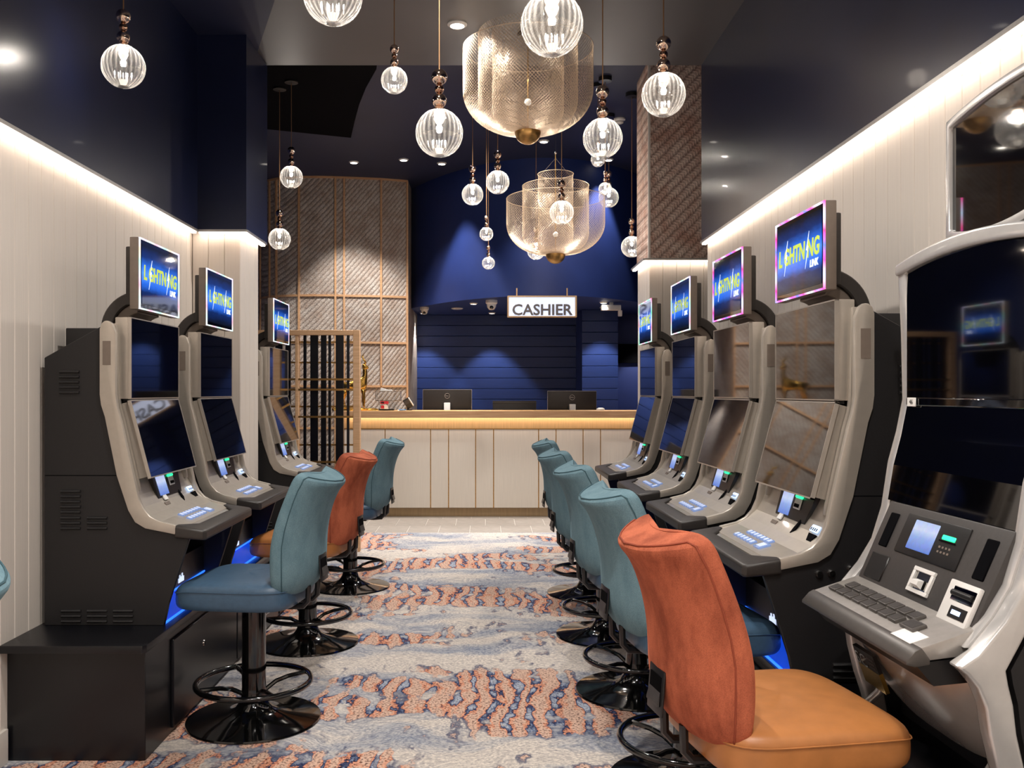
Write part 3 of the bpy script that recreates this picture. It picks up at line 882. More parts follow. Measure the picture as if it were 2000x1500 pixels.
def rock(x0, x1, yy, h, seed):
    r = random.Random(seed)
    n = 14
    rings = []
    for a, z in ((1, 0), (1.0, .35), (.75, .75), (.35, 1)):
        rings.append([((x0 + x1) / 2 + (x1 - x0) / 2 * a * r.uniform(.8, 1.1) * math.cos(2 * PI * k / n), yy * a * r.uniform(.8, 1.1) * math.sin(2 * PI * k / n), h * z * r.uniform(.8, 1.05)) for k in range(n)])
    return G().loft(rings)
rock(-.26, .12, .08, .04, 3).build('rock_base', M['gold'], st)
rock(.02, .2, .06, .028, 5).build('rock', M['gold'], st)
rock(-.3, -.12, .07, .07, 9).build('rock', M['gold'], st)

# cashier sign
DS = 8.91
sg = empty('cashier_sign', (X(1058.5, DS), DS, Z(620, DS))); tag(sg, 'backlit white CASHIER sign in a brass frame under the bulkhead', 'sign')
sw, sh = 135 / 2 / F * DS, 42 / F * DS
box('light_box', -sw + .008, sw - .008, .02, .045, .008, sh - .008, M['signbox'], sg)
g = G()
g.box(-sw, sw, -.03, .05, 0, .012).box(-sw, sw, -.03, .05, sh - .012, sh).box(-sw, -sw + .014, -.03, .05, .012, sh - .012).box(sw - .014, sw, -.03, .05, .012, sh - .012)
g.build('frame', M['signframe'], sg)
lettering('letters', 'CASHIER', .15, .008, M['letter'], sg, (0, -.01, .07), FACE_CAM, width=.6, bold=.0035)
for sx in (-.25, .25):
    box('hanger', sx - .006, sx + .006, .0, .012, sh, SOFZ + .06 - Z(620, DS), M['signframe'], sg)
box('back_bracket', -.3, .3, .045, .2, sh - .03, sh - .008, M['blackpl'], sg)

# ------------------------------------------------------------------ lattice screen
DL = 7.3
lt = empty('lattice_screen', (X(640, DL), DL, 0)); tag(lt, 'oak framed screen of black slats and brass rails beside the counter', 'screen')
lx = lt.location.x
def lb(name, p0, p1, z0, z1, y0, y1, m, bev=0): return box(name, X(p0, DL) - lx, X(p1, DL) - lx, y0, y1, z0, z1, m, lt, bev, 1)
ztop = Z(645, DL)
lb('frame_stile', 690.5, 704, 0, ztop, -.03, .03, M['oak'], .003)
lb('frame_stile', 577.5, 584, 0, ztop - .04, -.025, .025, M['oak'], .003)
lb('frame_stile', 470, 484, 0, ztop, -.03, .03, M['oak'], .003)
lb('top_rail', 484, 690.5, ztop - .042, ztop, -.03, .03, M['oak'], .003)
lb('bottom_rail', 484, 690.5, .02, .06, -.03, .03, M['oak'], .003)
for a, b in ((593, 598.5), (606.5, 621.5), (627, 637.5), (641.5, 646.5), (656, 671), (677.5, 682.5), (488, 500), (506, 520), (527, 532), (538, 552), (558, 568)):
    lb('slat', a, b, .06, ztop - .042, -.01, .01, M['slat'])
for y in (741, 761, 814, 902, 960):
    z = Z(y, DL); lb('rail', 484, 690.5, z - .008, z + .008, -.024, -.0105, M['brass'])
for y in (668, 708, 794, 869, 1010):
    z = Z(y, DL); lb('rail', 484, 690.5, z - .007, z + .007, .0105, .022, M['brass'])

# ------------------------------------------------------------------ pendants and chandeliers
def pendant(px, py, dpx, D, label, ceil=None):
    d = D * F / dpx
    zc = Z(py, d)
    top = LOWZ if d < 5.6 else HIGHZ
    t = empty('globe_pendant', (X(px, d), d, zc)); tag(t, label, 'pendant light', 'glass globe pendants on gold cords')
    R = D / 2
    G().lathe([(R * math.sin(PI * i / 20), R * math.cos(PI * i / 20)) for i in range(2, 20)] + [(0, -R)], 40).build('globe', M['globe'], t, smooth=True)
    G().lathe([(R * .34, R * .86), (R * .34, R * .3), (R * .3, R * .1)], 24).build('inner_tube', M['acrylic'], t, smooth=True)
    G().lathe([(0, R * .86), (R * .2, R * .86), (R * .24, R * .76), (R * .18, R * .66), (0, R * .64)], 16).build('lamp', M['lampglow'], t, smooth=True)
    G().lathe([(0, -R * .62), (R * .2, -R * .66), (R * .14, -R * .84), (0, -R * .86)], 16).build('lower_glow', M['lampcore'], t, smooth=True)  # glass dimple; its bright reflection is put in as a weak glow
    G().lathe([(0, R * 1.08), (R * .2, R * 1.08), (R * .36, R * .93), (R * .32, R * .84), (0, R * .84)], 20).build('collar', M['copper'], t, smooth=True)
    z = R * 1.06
    for nm, r, m in (('lower_ball', .31, 'copper'), ('middle_ball', .2, 'copperdark'), ('upper_ball', .34, 'copper')):
        G().ball((0, 0, z + R * r * .97), R * r, 20, 12).build(nm, M[m], t, smooth=True)
        z += R * r * 1.9
    G().tube([(0, 0, z), (0, 0, top - zc - .001)], .0026, 6).build('cord', M['cord'], t, smooth=True)
    G().lathe([(0, 0), (.05, 0), (.05, -.03), (0, -.034)], 20, (0, 0, top - zc)).build('canopy', M['blackpl'], t, smooth=True)
    lamp('pendant_light', 'POINT', (t.location.x, d, zc + R * .45), PENDANT_W * (D / .17) ** 2, (1, .9, .8), shadow_soft_size=R * .15)
PEND = [
    (241, 130, 83, .165, 'glass globe pendant hanging alone in front of the left navy wall'),
    (650, -10, 116, .17, 'large glass globe pendant cut off by the top edge left of centre'),
    (770, 157, 52, .13, 'glass globe pendant at the edge of the grey ceiling above the woven wall'),
    (858, 260, 93, .17, 'large glass globe pendant just left of the large chandelier'),
    (1078, 48, 122, .17, 'largest glass globe pendant in front of the large chandelier'),
    (1177, 270, 77, .17, 'glass globe pendant low to the right of the large chandelier'),
    (1296, 185, 85, .17, 'glass globe pendant in front of the brown woven panel at right'),
    (569, 346, 44, .17, 'higher of the two globe pendants before the woven wall at left'),
    (546, 467, 43, .17, 'lower of the two globe pendants before the woven wall at left'),
    (923, 380, 42, .17, 'globe pendant below the large chandelier, left one of the close pair'),
    (972, 356, 46, .17, 'globe pendant below the large chandelier, right and higher one of the close pair'),
    (950, 457, 27, .11, 'tiny globe pendant, upper of the two stacked before the navy bulkhead'),
    (954, 514, 25, .11, 'tiny globe pendant, lowest of all before the navy bulkhead'),
    (1097, 415, 47, .164, 'globe pendant hanging right in front of the smaller chandelier'),
    (1189, 386, 39, .17, 'globe pendant at the right rim of the smaller chandelier'),
    (1182, 369, 26, .10, 'tiny globe pendant overlapping the one at the right rim of the smaller chandelier'),
    (1234, 482, 42, .17, 'globe pendant partly hidden by the right pillar edge'),
    (1047, 490, 35, .15, 'globe pendant seen behind the lower left of the smaller chandelier'),
    (1168, 312, 28, .11, 'tiny globe pendant peeking out below the right large globe'),
]
for p in PEND:
    pendant(*p)

def chandelier(px, pyb, d, tiers, label, nw):
    """tiers: (radius, rim height above the bottom); pyb = pixel row of the wire bottom"""
    zb = Z(pyb, d)
    t = empty('wire_chandelier', (X(px, d), d, zb)); tag(t, label, 'chandelier', 'wire mesh chandeliers')
    for R, H in tiers:
        n = int(nw * R / tiers[0][0])
        # profile by arc length: flat bottom curving into a vertical side
        prof = []
        rc = min(R * .8, H * .72)
        for i in range(15):
            a = i / 14 * PI / 2
            prof.append((R - rc + rc * math.sin(a) if i else R - rc, rc * .78 * (1 - math.cos(a))))
        base = [(R * .12 + (R - rc - R * .12) * k / 3, 0) for k in range(3)] if R - rc > R * .13 else []
        prof = base + prof + [(R, rc * .78 + (H - rc * .78) * k / 8) for k in range(1, 9)]
        ln = [0]
        for a, b in zip(prof, prof[1:]):
            ln.append(ln[-1] + math.hypot(b[0] - a[0], b[1] - a[1]))
        # turn so that the wires keep about 45 degrees on the side
        ang = [0]
        for i in range(1, len(prof)):
            ang.append(ang[-1] + (ln[i] - ln[i - 1]) / max(R * .62, (prof[i][0] + prof[i - 1][0]) / 2))
        g = G()
        wr_ = .00075
        for sgn in (-1, 1):
            for k in range(n):
                a0 = 2 * PI * k / n
                pts = [(r * math.cos(a0 + sgn * an), r * math.sin(a0 + sgn * an), z) for (r, z), an in zip(prof, ang)]
                g.tube(pts, wr_, 3)
        g.tube([(R * math.cos(2 * PI * k / 64), R * math.sin(2 * PI * k / 64), H) for k in range(64)], .0022, 5, True)
        g.build('mesh_bowl', M['wiremesh'], t)
    rb = tiers[0][0] * .2
    G().lathe([(0, .004), (rb, .004), (rb, 0)] + [(rb * math.cos(PI / 2 * i / 8), -rb * .95 * math.sin(PI / 2 * i / 8)) for i in range(1, 8)] + [(0, -rb * .95)], 28).build('finial', M['brass'], t, smooth=True)
    G().tube([(0, 0, 0), (0, 0, tiers[-1][1] + .16)], .004, 8).build('stem', M['brass'], t, smooth=True)
    G().ball((0, 0, tiers[-1][1] + .16), .012).build('joint_ball', M['chrome'], t, smooth=True)
    top = (LOWZ if d < 5.6 else HIGHZ) - zb
    G().tube([(0, 0, tiers[-1][1] + .16), (0, 0, top)], .0016, 6).build('suspension_cable', M['chrome'], t)
    for k in range(3):
        a = 2 * PI * k / 3 + .5
        G().tube([(0, 0, tiers[-1][1] + .12), (tiers[-1][0] * math.cos(a), tiers[-1][0] * math.sin(a), tiers[-1][1])], .0012, 5).build('stay_wire', M['chrome'], t)
    G().lathe([(0, 0), (.06, 0), (.06, -.025), (0, -.03)], 24, (0, 0, top)).build('canopy', M['blackpl'], t, smooth=True)
    G().ball((0, 0, tiers[-1][1] * .25), .02).build('lamp', M['lampcore'], t, smooth=True)
    lamp('chandelier_light', 'POINT', (t.location.x, d, zb + tiers[-1][1] * .45), 2.2, (1, .86, .72), shadow_soft_size=.05)
chandelier(1031, 258, 5.1, [(.37, .475), (.284, .585), (.205, .68)], 'large three-tier wire mesh chandelier at the top centre', 118)
chandelier(1085, 497, 6.75, [(.37, .42), (.25, .515), (.135, .605)], 'smaller three-tier wire mesh chandelier hanging before the cashier', 118)

# ------------------------------------------------------------------ plinths under the machines
ZP = .42
def left_plinth(y0, label, base, slab, doors):
    pl = empty('machine_plinth', (-1.45, y0, 0)); tag(pl, label, 'plinth')
    def rel(poly): return [(x + 1.45, y - y0) for x, y in poly]
    G().prism(rel(base), 0, .392, 'z').build('base', M['plinth'], pl, .002, 1)
    G().prism(rel(slab), .392, ZP, 'z').build('top_slab', M['plinth'], pl, .004)
    for a, b in doors:
        box('door', -1.197 + 1.45, -1.185 + 1.45, a - y0, b - y0, .02, .356, M['plinth'], pl, .002, 1)
        o = G().lathe([(0, .006), (.011, .005), (.013, 0), (0, 0)], 16).build('lock', M['chrome'], pl, smooth=True)
        o.location = (-1.185 + 1.45, a - y0 + .36, .245); o.rotation_euler = (0, PI / 2, 0)
XW = XL + .001
left_plinth(3.1, 'black plinth cabinet under the two nearer machines of the left row', [(XW, 3.155), (-1.197, 3.155), (-1.197, 5.145), (XW, 5.145)], [(XW, 3.1), (-1.19, 3.1), (-1.177, 3.115), (-1.177, 5.146), (XW, 5.146)], ((3.41, 4.27), (4.29, 5.13)))
left_plinth(5.15, 'black plinth cabinet beyond the pillar under the farthest left machine', [(-1.4, 5.15), (-1.197, 5.15), (-1.197, 6.45), (-1.9, 6.45), (-1.9, 5.56), (-1.4, 5.56)], [(-1.4, 5.15), (-1.177, 5.15), (-1.177, 6.47), (-1.92, 6.47), (-1.92, 5.56), (-1.4, 5.56)], ((5.17, 6.0),))
pr = empty('machine_plinth', (XR, .6, 0)); tag(pr, 'black plinth cabinet under the right row of machines', 'plinth')
box('base', -.455, -.001, .03, 5.76, 0, .392, M['plinth'], pr, .002, 1)
box('top_slab', -.475, -.001, 0, 5.765, .392, ZP, M['plinth'], pr, .004)
for a, b in ((1.0, 1.95), (1.97, 2.9), (2.92, 3.85), (3.87, 4.8)):
    box('door', -.466, -.455, a, b, .02, .356, M['plinth'], pr, .002, 1)

# ------------------------------------------------------------------ twin-screen slot machine (origin: back, centre, on the plinth; front is +x)
def zz(z): return z - ZP
FRONT = [(.252, 1.566), (.266, 1.556), (.28, 1.52), (.28, 1.29), (.286, 1.24), (.30, 1.19), (.356, .945), (.365, .90), (.383, .86), (.408, .832), (.44, .815), (.505, .799)]
BACK = [(.505, .764), (.39, .787), (.352, .81), (.326, .855), (.283, .985), (.238, 1.207), (.224, 1.25), (.219, 1.29), (.219, 1.535), (.226, 1.556), (.238, 1.566)]
def shift(poly, du, dz=0): return [(u + du, zz(z + dz)) for u, z in poly]

def slot_machine():
    t = empty('slot_machine')
    W = .335
    # black cabinet: side panels with slanted shoulders, core between them
    side = [(.005, ZP), (.455, ZP), (.472, .50), (.555, .762), (.40, .79), (.345, .83), (.30, .94), (.245, 1.18), (.222, 1.29), (.222, 1.548), (.005, 1.428)]
    for v0, v1 in ((-.318, -.298), (.298, .318)):
        G().prism([(u, zz(z)) for u, z in side], v0, v1).build('side_panel', M['cab'], t, .002, 1)
    core = [(.0, ZP), (.40, ZP), (.40, .54), (.33, .60), (.35, .755), (.50, .762), (.40, .79), (.335, .83), (.29, .94), (.235, 1.18), (.215, 1.29), (.215, 1.52), (.2, 1.535), (.0, 1.42)]
    G().prism([(u, zz(z)) for u, z in core], -.298, .298).build('cabinet_core', M['cab'], t)
    box('rear_box', .03, .2, -.2, .2, zz(1.42), zz(1.548), M['cab'], t, .004)
    # louvres in the side panels
    lv = None
    def louvre(u, z, sgn):
        nonlocal lv
        if lv is None:
            lv = G().prism([(-.006, 0), (-.004, .006), (0, .0085), (.004, .005), (.006, 0)], -.037, .037, 'x').build('vent_louvre', M['cab'], t)
            # prism on axis x gives (t, a, b): a is height, b is depth -> turn so that depth is outwards
            for v in lv.data.vertices:
                v.co = (v.co.x, v.co.z, v.co.y)
            o = lv
        else:
            o = lv.copy(); COL.objects.link(o); o.parent = t
        o.location = (u, sgn * .3175, zz(z)); o.rotation_euler = (0, 0, 0 if sgn > 0 else PI)
    for sgn in (-1, 1):
        for u, z0, n, dz in ((.1, 1.375, 5, .0195), (.105, .925, 5, .0195), (.105, .825, 3, .0195), (.205, .825, 3, .0195), (.107, .475, 3, .0195), (.205, .475, 3, .0195), (.303, .475, 3, .0195)):
            for i in range(n):
                louvre(u, z0 - i * dz, sgn)
    for s in (-1, 1):
        box('panel_seam', .008, .285, min(s * .3178, s * .3186), max(s * .3178, s * .3186), zz(.983), zz(.986), M['black'], t)
    # champagne side rails, fascia and deck
    for s in (-1, 1):
        rail_ = shift(FRONT, 0) + shift(BACK, 0)
        G().prism(rail_, min(s * .312, s * W), max(s * .312, s * W)).build('side_rail', M['champ'], t, .0055, 2)
        mo = [(.235, 1.56), (.262, 1.56)] + [(u - .01, z) for u, z in FRONT[3:7]] + [(.348, .92), (.32, .92), (.30, .96), (.24, 1.22), (.235, 1.3)]
        G().prism([(u, zz(z)) for u, z in mo], min(s * .262, s * .28), max(s * .262, s * .28)).build('rail_moulding', M['champ'], t, .004, 2)
        box('rail_grille', .232, .262, min(s * W, s * (W + .0015)), max(s * W, s * (W + .0015)), zz(1.4), zz(1.49), M['taupe'], t)
    f_front = [(.238, 1.545)] + [(u - .042, z) for u, z in FRONT[3:6]] + [(.326, .945), (.343, .905), (.368, .862), (.40, .833), (.44, .810), (.525, .788)]
    f_back = [(.525, .76), (.39, .787), (.352, .81), (.326, .855), (.283, .985), (.238, 1.207), (.222, 1.29), (.222, 1.545)]
    G().prism([(u, zz(z)) for u, z in f_front + f_back], -.312, .312).build('fascia', M['champ'], t)
    # armrest wrapping the front of the deck
    outline = [(.498, -W), (.498, -.295), (.55, -.21), (.556, .21), (.498, .295), (.498, W), (.606, W), (.618, W - .012), (.618, -W + .012), (.606, -W)]
    g = G()
    def rise(u): return .792 - (u - .53) * .16
    n = len(outline)
    g.add([(u, v, zz(rise(u) + .002)) for u, v in outline] + [(u, v, zz(.742 if u > .6 else .75)) for u, v in outline],
          [tuple(range(n)), tuple(reversed(range(n, 2 * n)))] + [(i, i + n, (i + 1) % n + n, (i + 1) % n) for i in range(n)])
    g.build('armrest', M['arm'], t, .011, 3, ang=50)
    G().prism([(u, v) for u, v in ((.52, -.25), (.548, -.2), (.55, .2), (.52, .25))], zz(.76), zz(.7862), 'z').build('deck_plate', M['champ'], t)
    # screens
    box('screen_housing', .25, .304, -.266, .266, zz(1.272), zz(1.585), M['champ'], t, .004)
    up = box('upper_screen', .304, .311, -.266, .266, zz(1.274), zz(1.583), M['screen'], t, .0015, 1)
    g = G()
    for z0, z1 in ((1.272, 1.276), (1.581, 1.585)):
        g.box(.3, .3125, -.268, .268, zz(z0), zz(z1))
    for s in (-1, 1):
        g.box(.3, .3125, s * .266 - .002, s * .266 + .002, zz(1.272), zz(1.585))
    g.build('upper_screen_trim', M['bezel'], t)
    lo = empty('lower_screen', (.309, 0, zz(1.268))); lo.parent = t
    tilt = math.atan2(.078, .296)
    lo.rotation_euler = (0, -tilt, 0)
    # hangs down from its hinge: local -z is down the screen, local +x is outwards
    G().box(-.0075, 0, -.266, .266, -.306, 0).build('glass', M['screen'], lo)
    g = G()
    g.box(-.012, .0012, -.268, .268, -.004, .0005).box(-.012, .0012, -.268, .268, -.309, -.304)
    for s in (-1, 1):
        g.box(-.012, .0012, s * .266 - .002, s * .266 + .002, -.309, 0)
    g.build('trim', M['bezel'], lo)
    G().box(-.05, -.0075, -.258, .258, -.3, -.004).build('housing', M['champ'], lo)
    box('screen_hinge', .28, .306, -.26, .26, zz(1.262), zz(1.276), M['blackpl'], t)
    # card reader panel under the screens
    rp = empty('card_reader_panel', (.346, .03, zz(.921))); rp.parent = t
    rp.rotation_euler = (0, -.3, 0)
    G().prism([(-.16, .052), (.15, .052), (.12, -.05), (-.15, -.05)], -.03, .004, 'x').build('panel', M['blackpl'], rp, .002, 1)
    box('display', .004, .006, -.125, -.03, -.042, .036, M['kiosk'], rp)
    box('reader_slot', .004, .009, .0, .058, -.012, .026, M['whitepl'], rp, .003, 1)
    box('slot_mouth', .0085, .01, .008, .05, -.006, .006, M['black'], rp)
    box('green_lamp', .004, .011, -.002, .06, .024, .036, M['green'], rp, .004, 1)
    # slope behind the deck: sticker, plate, key lock, note acceptor
    ds = empty('deck_slope', (.372, 0, zz(.862))); ds.parent = t
    ds.rotation_euler = (0, -.62, 0)
    box('label', .0, .0045, -.075, -.04, .0, .03, M['paper'], ds)
    box('vent_plate', .0, .004, -.1, -.05, -.022, -.009, M['taupe'], ds)
    G().prism([(.112, .026), (.12, .026), (.123, -.012), (.105, -.03), (.1, -.03), (.102, -.008)], .0, .0045, 'x').build('ticket_notch', M['black'], ds)
    box('note_lamp', .0, .005, .218, .28, .002, .026, M['billlamp'], ds, .003, 1)
    g = G()
    for i in range(4):
        g.box(.005, .0062, .225 + i * .014, .231 + i * .014, .006, .016)
    g.build('lamp_windows', M['greyd'], ds)
    G().prism([(.228, -.004), (.285, -.004), (.278, -.03), (.243, -.03)], -.002, .0048, 'x').build('note_mouth', M['black'], ds)
    # play buttons
    bt = None
    def button(u, v, su, sv_):
        nonlocal bt
        b = G().box(-su, su, -sv_, sv_, 0, .008).build('play_button', M['button'], t, .003, 2)
        b.location = (u, v, zz(.785 + (.535 - u) * .263 - .002)); b.rotation_euler = (0, .257, 0)
        box('legend', -su * .6, su * .6, -sv_ * .62, sv_ * .62, .008, .0092, M['buttontop'], b)
        return b
    b0 = button(.452, -.115, .0125, .0135)
    for i in range(1, 7):
        c = copy_tree(b0, t); c.location.y = -.115 + i * .034
    b1 = button(.492, -.135, .0125, .0135)
    for i in range(1, 6):
        c = copy_tree(b1, t); c.location.y = -.135 + i * .034
    button(.486, .112, .022, .028)
    # recess under the deck: coin bits, light panel
    box('kick_panel', .40, .412, -.296, .296, zz(.5), zz(.62), M['blackpl'], t)
    G().prism([(.40, zz(.5)), (.412, zz(.5)), (.452, zz(.424)), (.4, zz(.424))], -.296, .296).build('light_panel', M['blueglow'], t)
    box('light_line', .448, .456, -.296, .296, zz(.4215), zz(.428), M['bluebright'], t)
    G().tube([(.4145, -.296, zz(.503)), (.4145, .296, zz(.503))], .004, 6).build('light_line', M['bluebright'], t)
    g = G()
    for i, (dv, h) in enumerate(((-.03, .018), (-.018, .03), (-.004, .022), (.01, .034), (.024, .02))):
        g.box(.412, .4145, dv - .004, dv + .005, zz(.518), zz(.518 + h))
    g.build('lit_emblem', M['logow'], t)
    G().prism([(.35, zz(.66)), (.42, zz(.68)), (.44, zz(.7)), (.36, zz(.72))], -.08, .08).build('coin_cup', M['chrome'], t, .006)
    # locks and label on the hinge side
    for u, z in ((.382, .749), (.345, .752), (.286, .765), (.283, .728)):
        o = G().lathe([(0, .012), (.009, .012), (.012, .004), (.012, 0), (0, 0)], 14).build('lock', M['chrome'], t, smooth=True)
        o.location = (u, .318, zz(z)); o.rotation_euler = (-PI / 2, 0, 0)
    box('rating_label', .16, .215, .318, .3195, zz(.775), zz(.82), M['blackpl'], t)
    for z in (.78, .79):
        box('label_strip', .165, .21, .3195, .3203, zz(z), zz(z + .0075), M['paper'], t)
    # topper on a curved arm
    def arc(cx, cz, r, a0, a1, n): return [(cx + r * math.cos(math.radians(a0 + (a1 - a0) * i / n)), cz + r * math.sin(math.radians(a0 + (a1 - a0) * i / n))) for i in range(n + 1)]
    outer = arc(.29, 1.545, .155, 98, 180, 12)
    inner = arc(.29, 1.545, .11, 180, 98, 12)
    G().prism([(u, zz(z)) for u, z in outer + inner], -.13, .13).build('topper_arm', M['arm'], t, .004, 1, ang=50)
    inner2 = arc(.29, 1.545, .11, 98, 180, 12) + arc(.29, 1.545, .07, 180, 98, 12)
    G().prism([(u, zz(z)) for u, z in inner2], -.115, .115).build('arm_cover', M['taupe'], t, .003, 1, ang=50)
    tp = empty('topper', (.3, 0, zz(1.62))); tp.parent = t
    box('case', -.012, .024, -.223, .223, 0, .28, M['taupe'], tp, .004)
    box('rear_case', -.045, -.012, -.18, .18, .02, .25, M['arm'], tp, .006)
    box('bezel', .024, .0262, -.215, .215, .008, .272, M['screen'], tp)
    box('display', .0262, .028, -.2, .2, .022, .258, M['display'], tp)
    g = G()
    for z0, z1 in ((.001, .006), (.274, .279)):
        g.box(.022, .029, -.222, .222, z0, z1)
    for s in (-1, 1):
        g.box(.022, .029, s * .2195 - .0025, s * .2195 + .0025, .006, .274)
    g.build('light_ring', M['ring_pink'], tp)
    lettering('lettering', 'L GHTN NG', .08, .0006, M['logo'], tp, (.0285, 0, .145), FACE_U, width=.37, shear=.1, bold=.0022)
    for v in (-.118, .078):
        bolt = [(v - .012, .085), (v + .007, .145), (v - .004, .145), (v + .022, .205), (v + .009, .157), (v + .018, .157)]
        G().prism(bolt, .0281, .0292, 'x').build('lettering_bolt', M['logow'], tp)
    lettering('lettering_small', 'LINK', .032, .0006, M['logow'], tp, (.0285, .14, .095), FACE_U, shear=.12, bold=.001)
    return t

proto = slot_machine()
GRP = 'twin-screen slot machines in two facing rows'
ROWS = [
    (XL + .02, 3.69, 0, 'ring_white', 'slot machine nearest the camera in the left row, beside the bare plinth end'),
    (XL + .012, 4.55, 0, 'ring_white', 'second slot machine of the left row, just before the white pillar'),
    (XL + .004, 5.955, 0, 'ring_white', 'farthest slot machine of the left row, in front of the lattice screen'),
    (XR - .012, 3.03, PI + .018, 'ring_pink', 'pink-lit slot machine next to the large white machine in the right row'),
    (XR - .012, 3.925, PI + .018, 'ring_pink', 'second twin-screen slot machine from the white machine in the right row'),
    (XR - .012, 4.865, PI + .01, 'ring_white', 'third twin-screen slot machine from the white machine in the right row'),
    (XR - .008, 5.955, PI + .006, 'ring_green', 'farthest slot machine of the right row with green-edged topper'),
]
for i, (x, y, rz, ring, label) in enumerate(ROWS):
    m = proto if i == 0 else copy_tree(proto)
    m.location = (x, y, ZP); m.rotation_euler = (0, 0, rz)
    tag(m, label, 'slot machine', GRP)
    for ch in m.children_recursive:
        if ch.name.startswith('light_ring'):
            ch.material_slots[0].link = 'OBJECT'
            ch.material_slots[0].material = M[ring]

# ------------------------------------------------------------------ large white machine at the right edge
def white_machine():
    t = empty('slot_machine', (XR - .045, 2.17, ZP), PI + .037)
    tag(t, 'large white-framed slot machine with tall black screens at the right edge', 'slot machine')
    W = .335
    fr = [(.165, 1.62), (.182, 1.66), (.19, 1.64), (.182, 1.46), (.178, 1.28), (.196, 1.19), (.219, 1.107), (.238, .983), (.266, .894), (.305, .83), (.36, .765), (.402, .738), (.382, .722), (.36, .695), (.343, .655), (.335, .60), (.318, .53), (.298, .47), (.285, ZP)]
    bk = [(.235, ZP), (.245, .47), (.262, .53), (.278, .60), (.285, .66), (.295, .70), (.30, .73), (.275, .775), (.24, .84), (.212, .9), (.188, .985), (.166, 1.11), (.145, 1.19), (.128, 1.28), (.13, 1.46), (.14, 1.60)]
    poly = [(u, zz(z)) for u, z in fr + bk]
    for s in (-1, 1):
        G().prism(poly, min(s * .292, s * W), max(s * .292, s * W)).build('side_frame', M['silver'], t, .009, 3, ang=40)
        lin_ = [(u + .004, zz(z)) for u, z in [(.176, 1.262)] + fr[5:11]] + [(.30, zz(.765)), (.25, zz(.86)), (.2, zz(.98)), (.17, zz(1.19))]
        if s > 0: G().prism(lin_, min(s * .262, s * .294), max(s * .262, s * .294)).build('side_frame_liner', M['silver'], t, .006, 2, ang=40)
        inner = [(u - .012, zz(z)) for u, z in bk] + [(0, zz(1.5)), (0, zz(ZP))]
        G().prism([(u, z) for u, z in inner], min(s * .30, s * .328), max(s * .30, s * .328)).build('side_panel', M['cab'], t)
    # body behind the screens
    body = [(0, ZP), (.2, ZP), (.2, .5), (.23, .56), (.26, .7), (.2, .92), (.17, 1.02), (.14, 1.28), (.14, 1.6), (0, 1.6)]
    G().prism([(u, zz(z)) for u, z in body], -.292, .292).build('cabinet_core', M['cab'], t)
    def arch(v, base, rise): return base + .02 + (rise - .008) * (1 - (v / .3) ** 2)
    N = 16
    vs = [-.3 + .6 * i / N for i in range(N + 1)]
    # upper screen with arched top
    G().prism([(v, zz(1.282)) for v in (-.293, .293)] + [(v * .977, zz(arch(v, 1.6, .035))) for v in reversed(vs)], .15, .184, 'x').build('upper_screen', M['screen'], t)
    vs2 = [v * 1.11 for v in vs]
    top = [(v * 1.11, zz(arch(v, 1.632, .042))) for v in vs]
    bot = [(v * 1.11, zz(arch(v, 1.60, .036))) for v in vs]
    G().prism(top + list(reversed(bot)), .1, .198, 'x').build('arched_top_trim', M['silver'], t, .008, 3, ang=50)
    G().prism([(v * .95, z - .01) for v, z in top] + [(.25, zz(1.55)), (-.25, zz(1.55))], .0, .1, 'x').build('top_cover', M['cab'], t)
    box('screen_divider', .14, .187, -.293, .293, zz(1.262), zz(1.284), M['screen'], t, .003, 1)
    # lower screen, leaning back
    G().prism([(u, zz(z)) for u, z in ((.183, 1.264), (.2, 1.18), (.221, 1.1), (.237, 1.005), (.2, 1.005), (.15, 1.264))], -.293, .293).build('lower_screen', M['screen'], t)
    b = box('number_plate', 0, .003, -.022, .022, -.012, .012, M['paper'], t, .001, 1)
    b.location = (.189, -.255, zz(1.272))
    lettering('plate_number', '46', .018, .0004, M['greyd'], b, (.0034, 0, 0), FACE_U)
    # dark player panel between lower screen and deck
    a, c = Vector((.24, 0, zz(1.005))), Vector((.335, 0, zz(.79)))
    pp = empty('player_panel', a); pp.parent = t
    tilt = math.atan2(c.x - a.x, a.z - c.z)
    pp.rotation_euler = (0, -tilt, 0)
    Ln = (c - a).length
    G().box(-.06, 0, -.27, .27, -Ln - .01, 0).build('panel', M['greyd'], pp, .004)
    G().box(-.003, .004, -.15, .13, -.125, -.02).build('module_frame', M['blackpl'], pp, .006)
    G().box(.003, .006, -.1, .01, -.108, -.032).build('display', M['kiosk'], pp, .002, 1)
    G().box(.003, .0065, .035, .09, -.062, -.05).build('green_lamp', M['green'], pp, .002, 1)
    G().box(.003, .0075, .03, .095, -.067, -.064).build('card_slot', M['black'], pp)
    g = G()
    for i in range(4):
        for j in range(2):
            g.box(.0035, .0048, .035 + i * .014, .042 + i * .014, -.095 + j * .012, -.09 + j * .012)
    tag(g.build('keypad_marks', M['taupe'], pp), kind='stuff')
    for s in (-1, 1):
        G().box(-.002, .003, s * .215 - .022, s * .215 + .022, -.125, -.03).build('speaker_slot', M['black'], pp, .003, 1)
    G().box(-.001, .003, -.245, -.155, -.215, -.145).build('blank_cover', M['blackpl'], pp, .004, 1)
    g = G()
    g.box(0, .008, -.02, .07, -.152, -.142).box(0, .008, -.02, .07, -.205, -.195).box(0, .008, -.02, -.01, -.195, -.152).box(0, .008, .06, .07, -.195, -.152)
    g.build('coin_entry_frame', M['whitepl'], pp, .001, 1)
    G().box(0, .0025, -.01, .06, -.195, -.152).build('coin_chute', M['chrome'], pp)
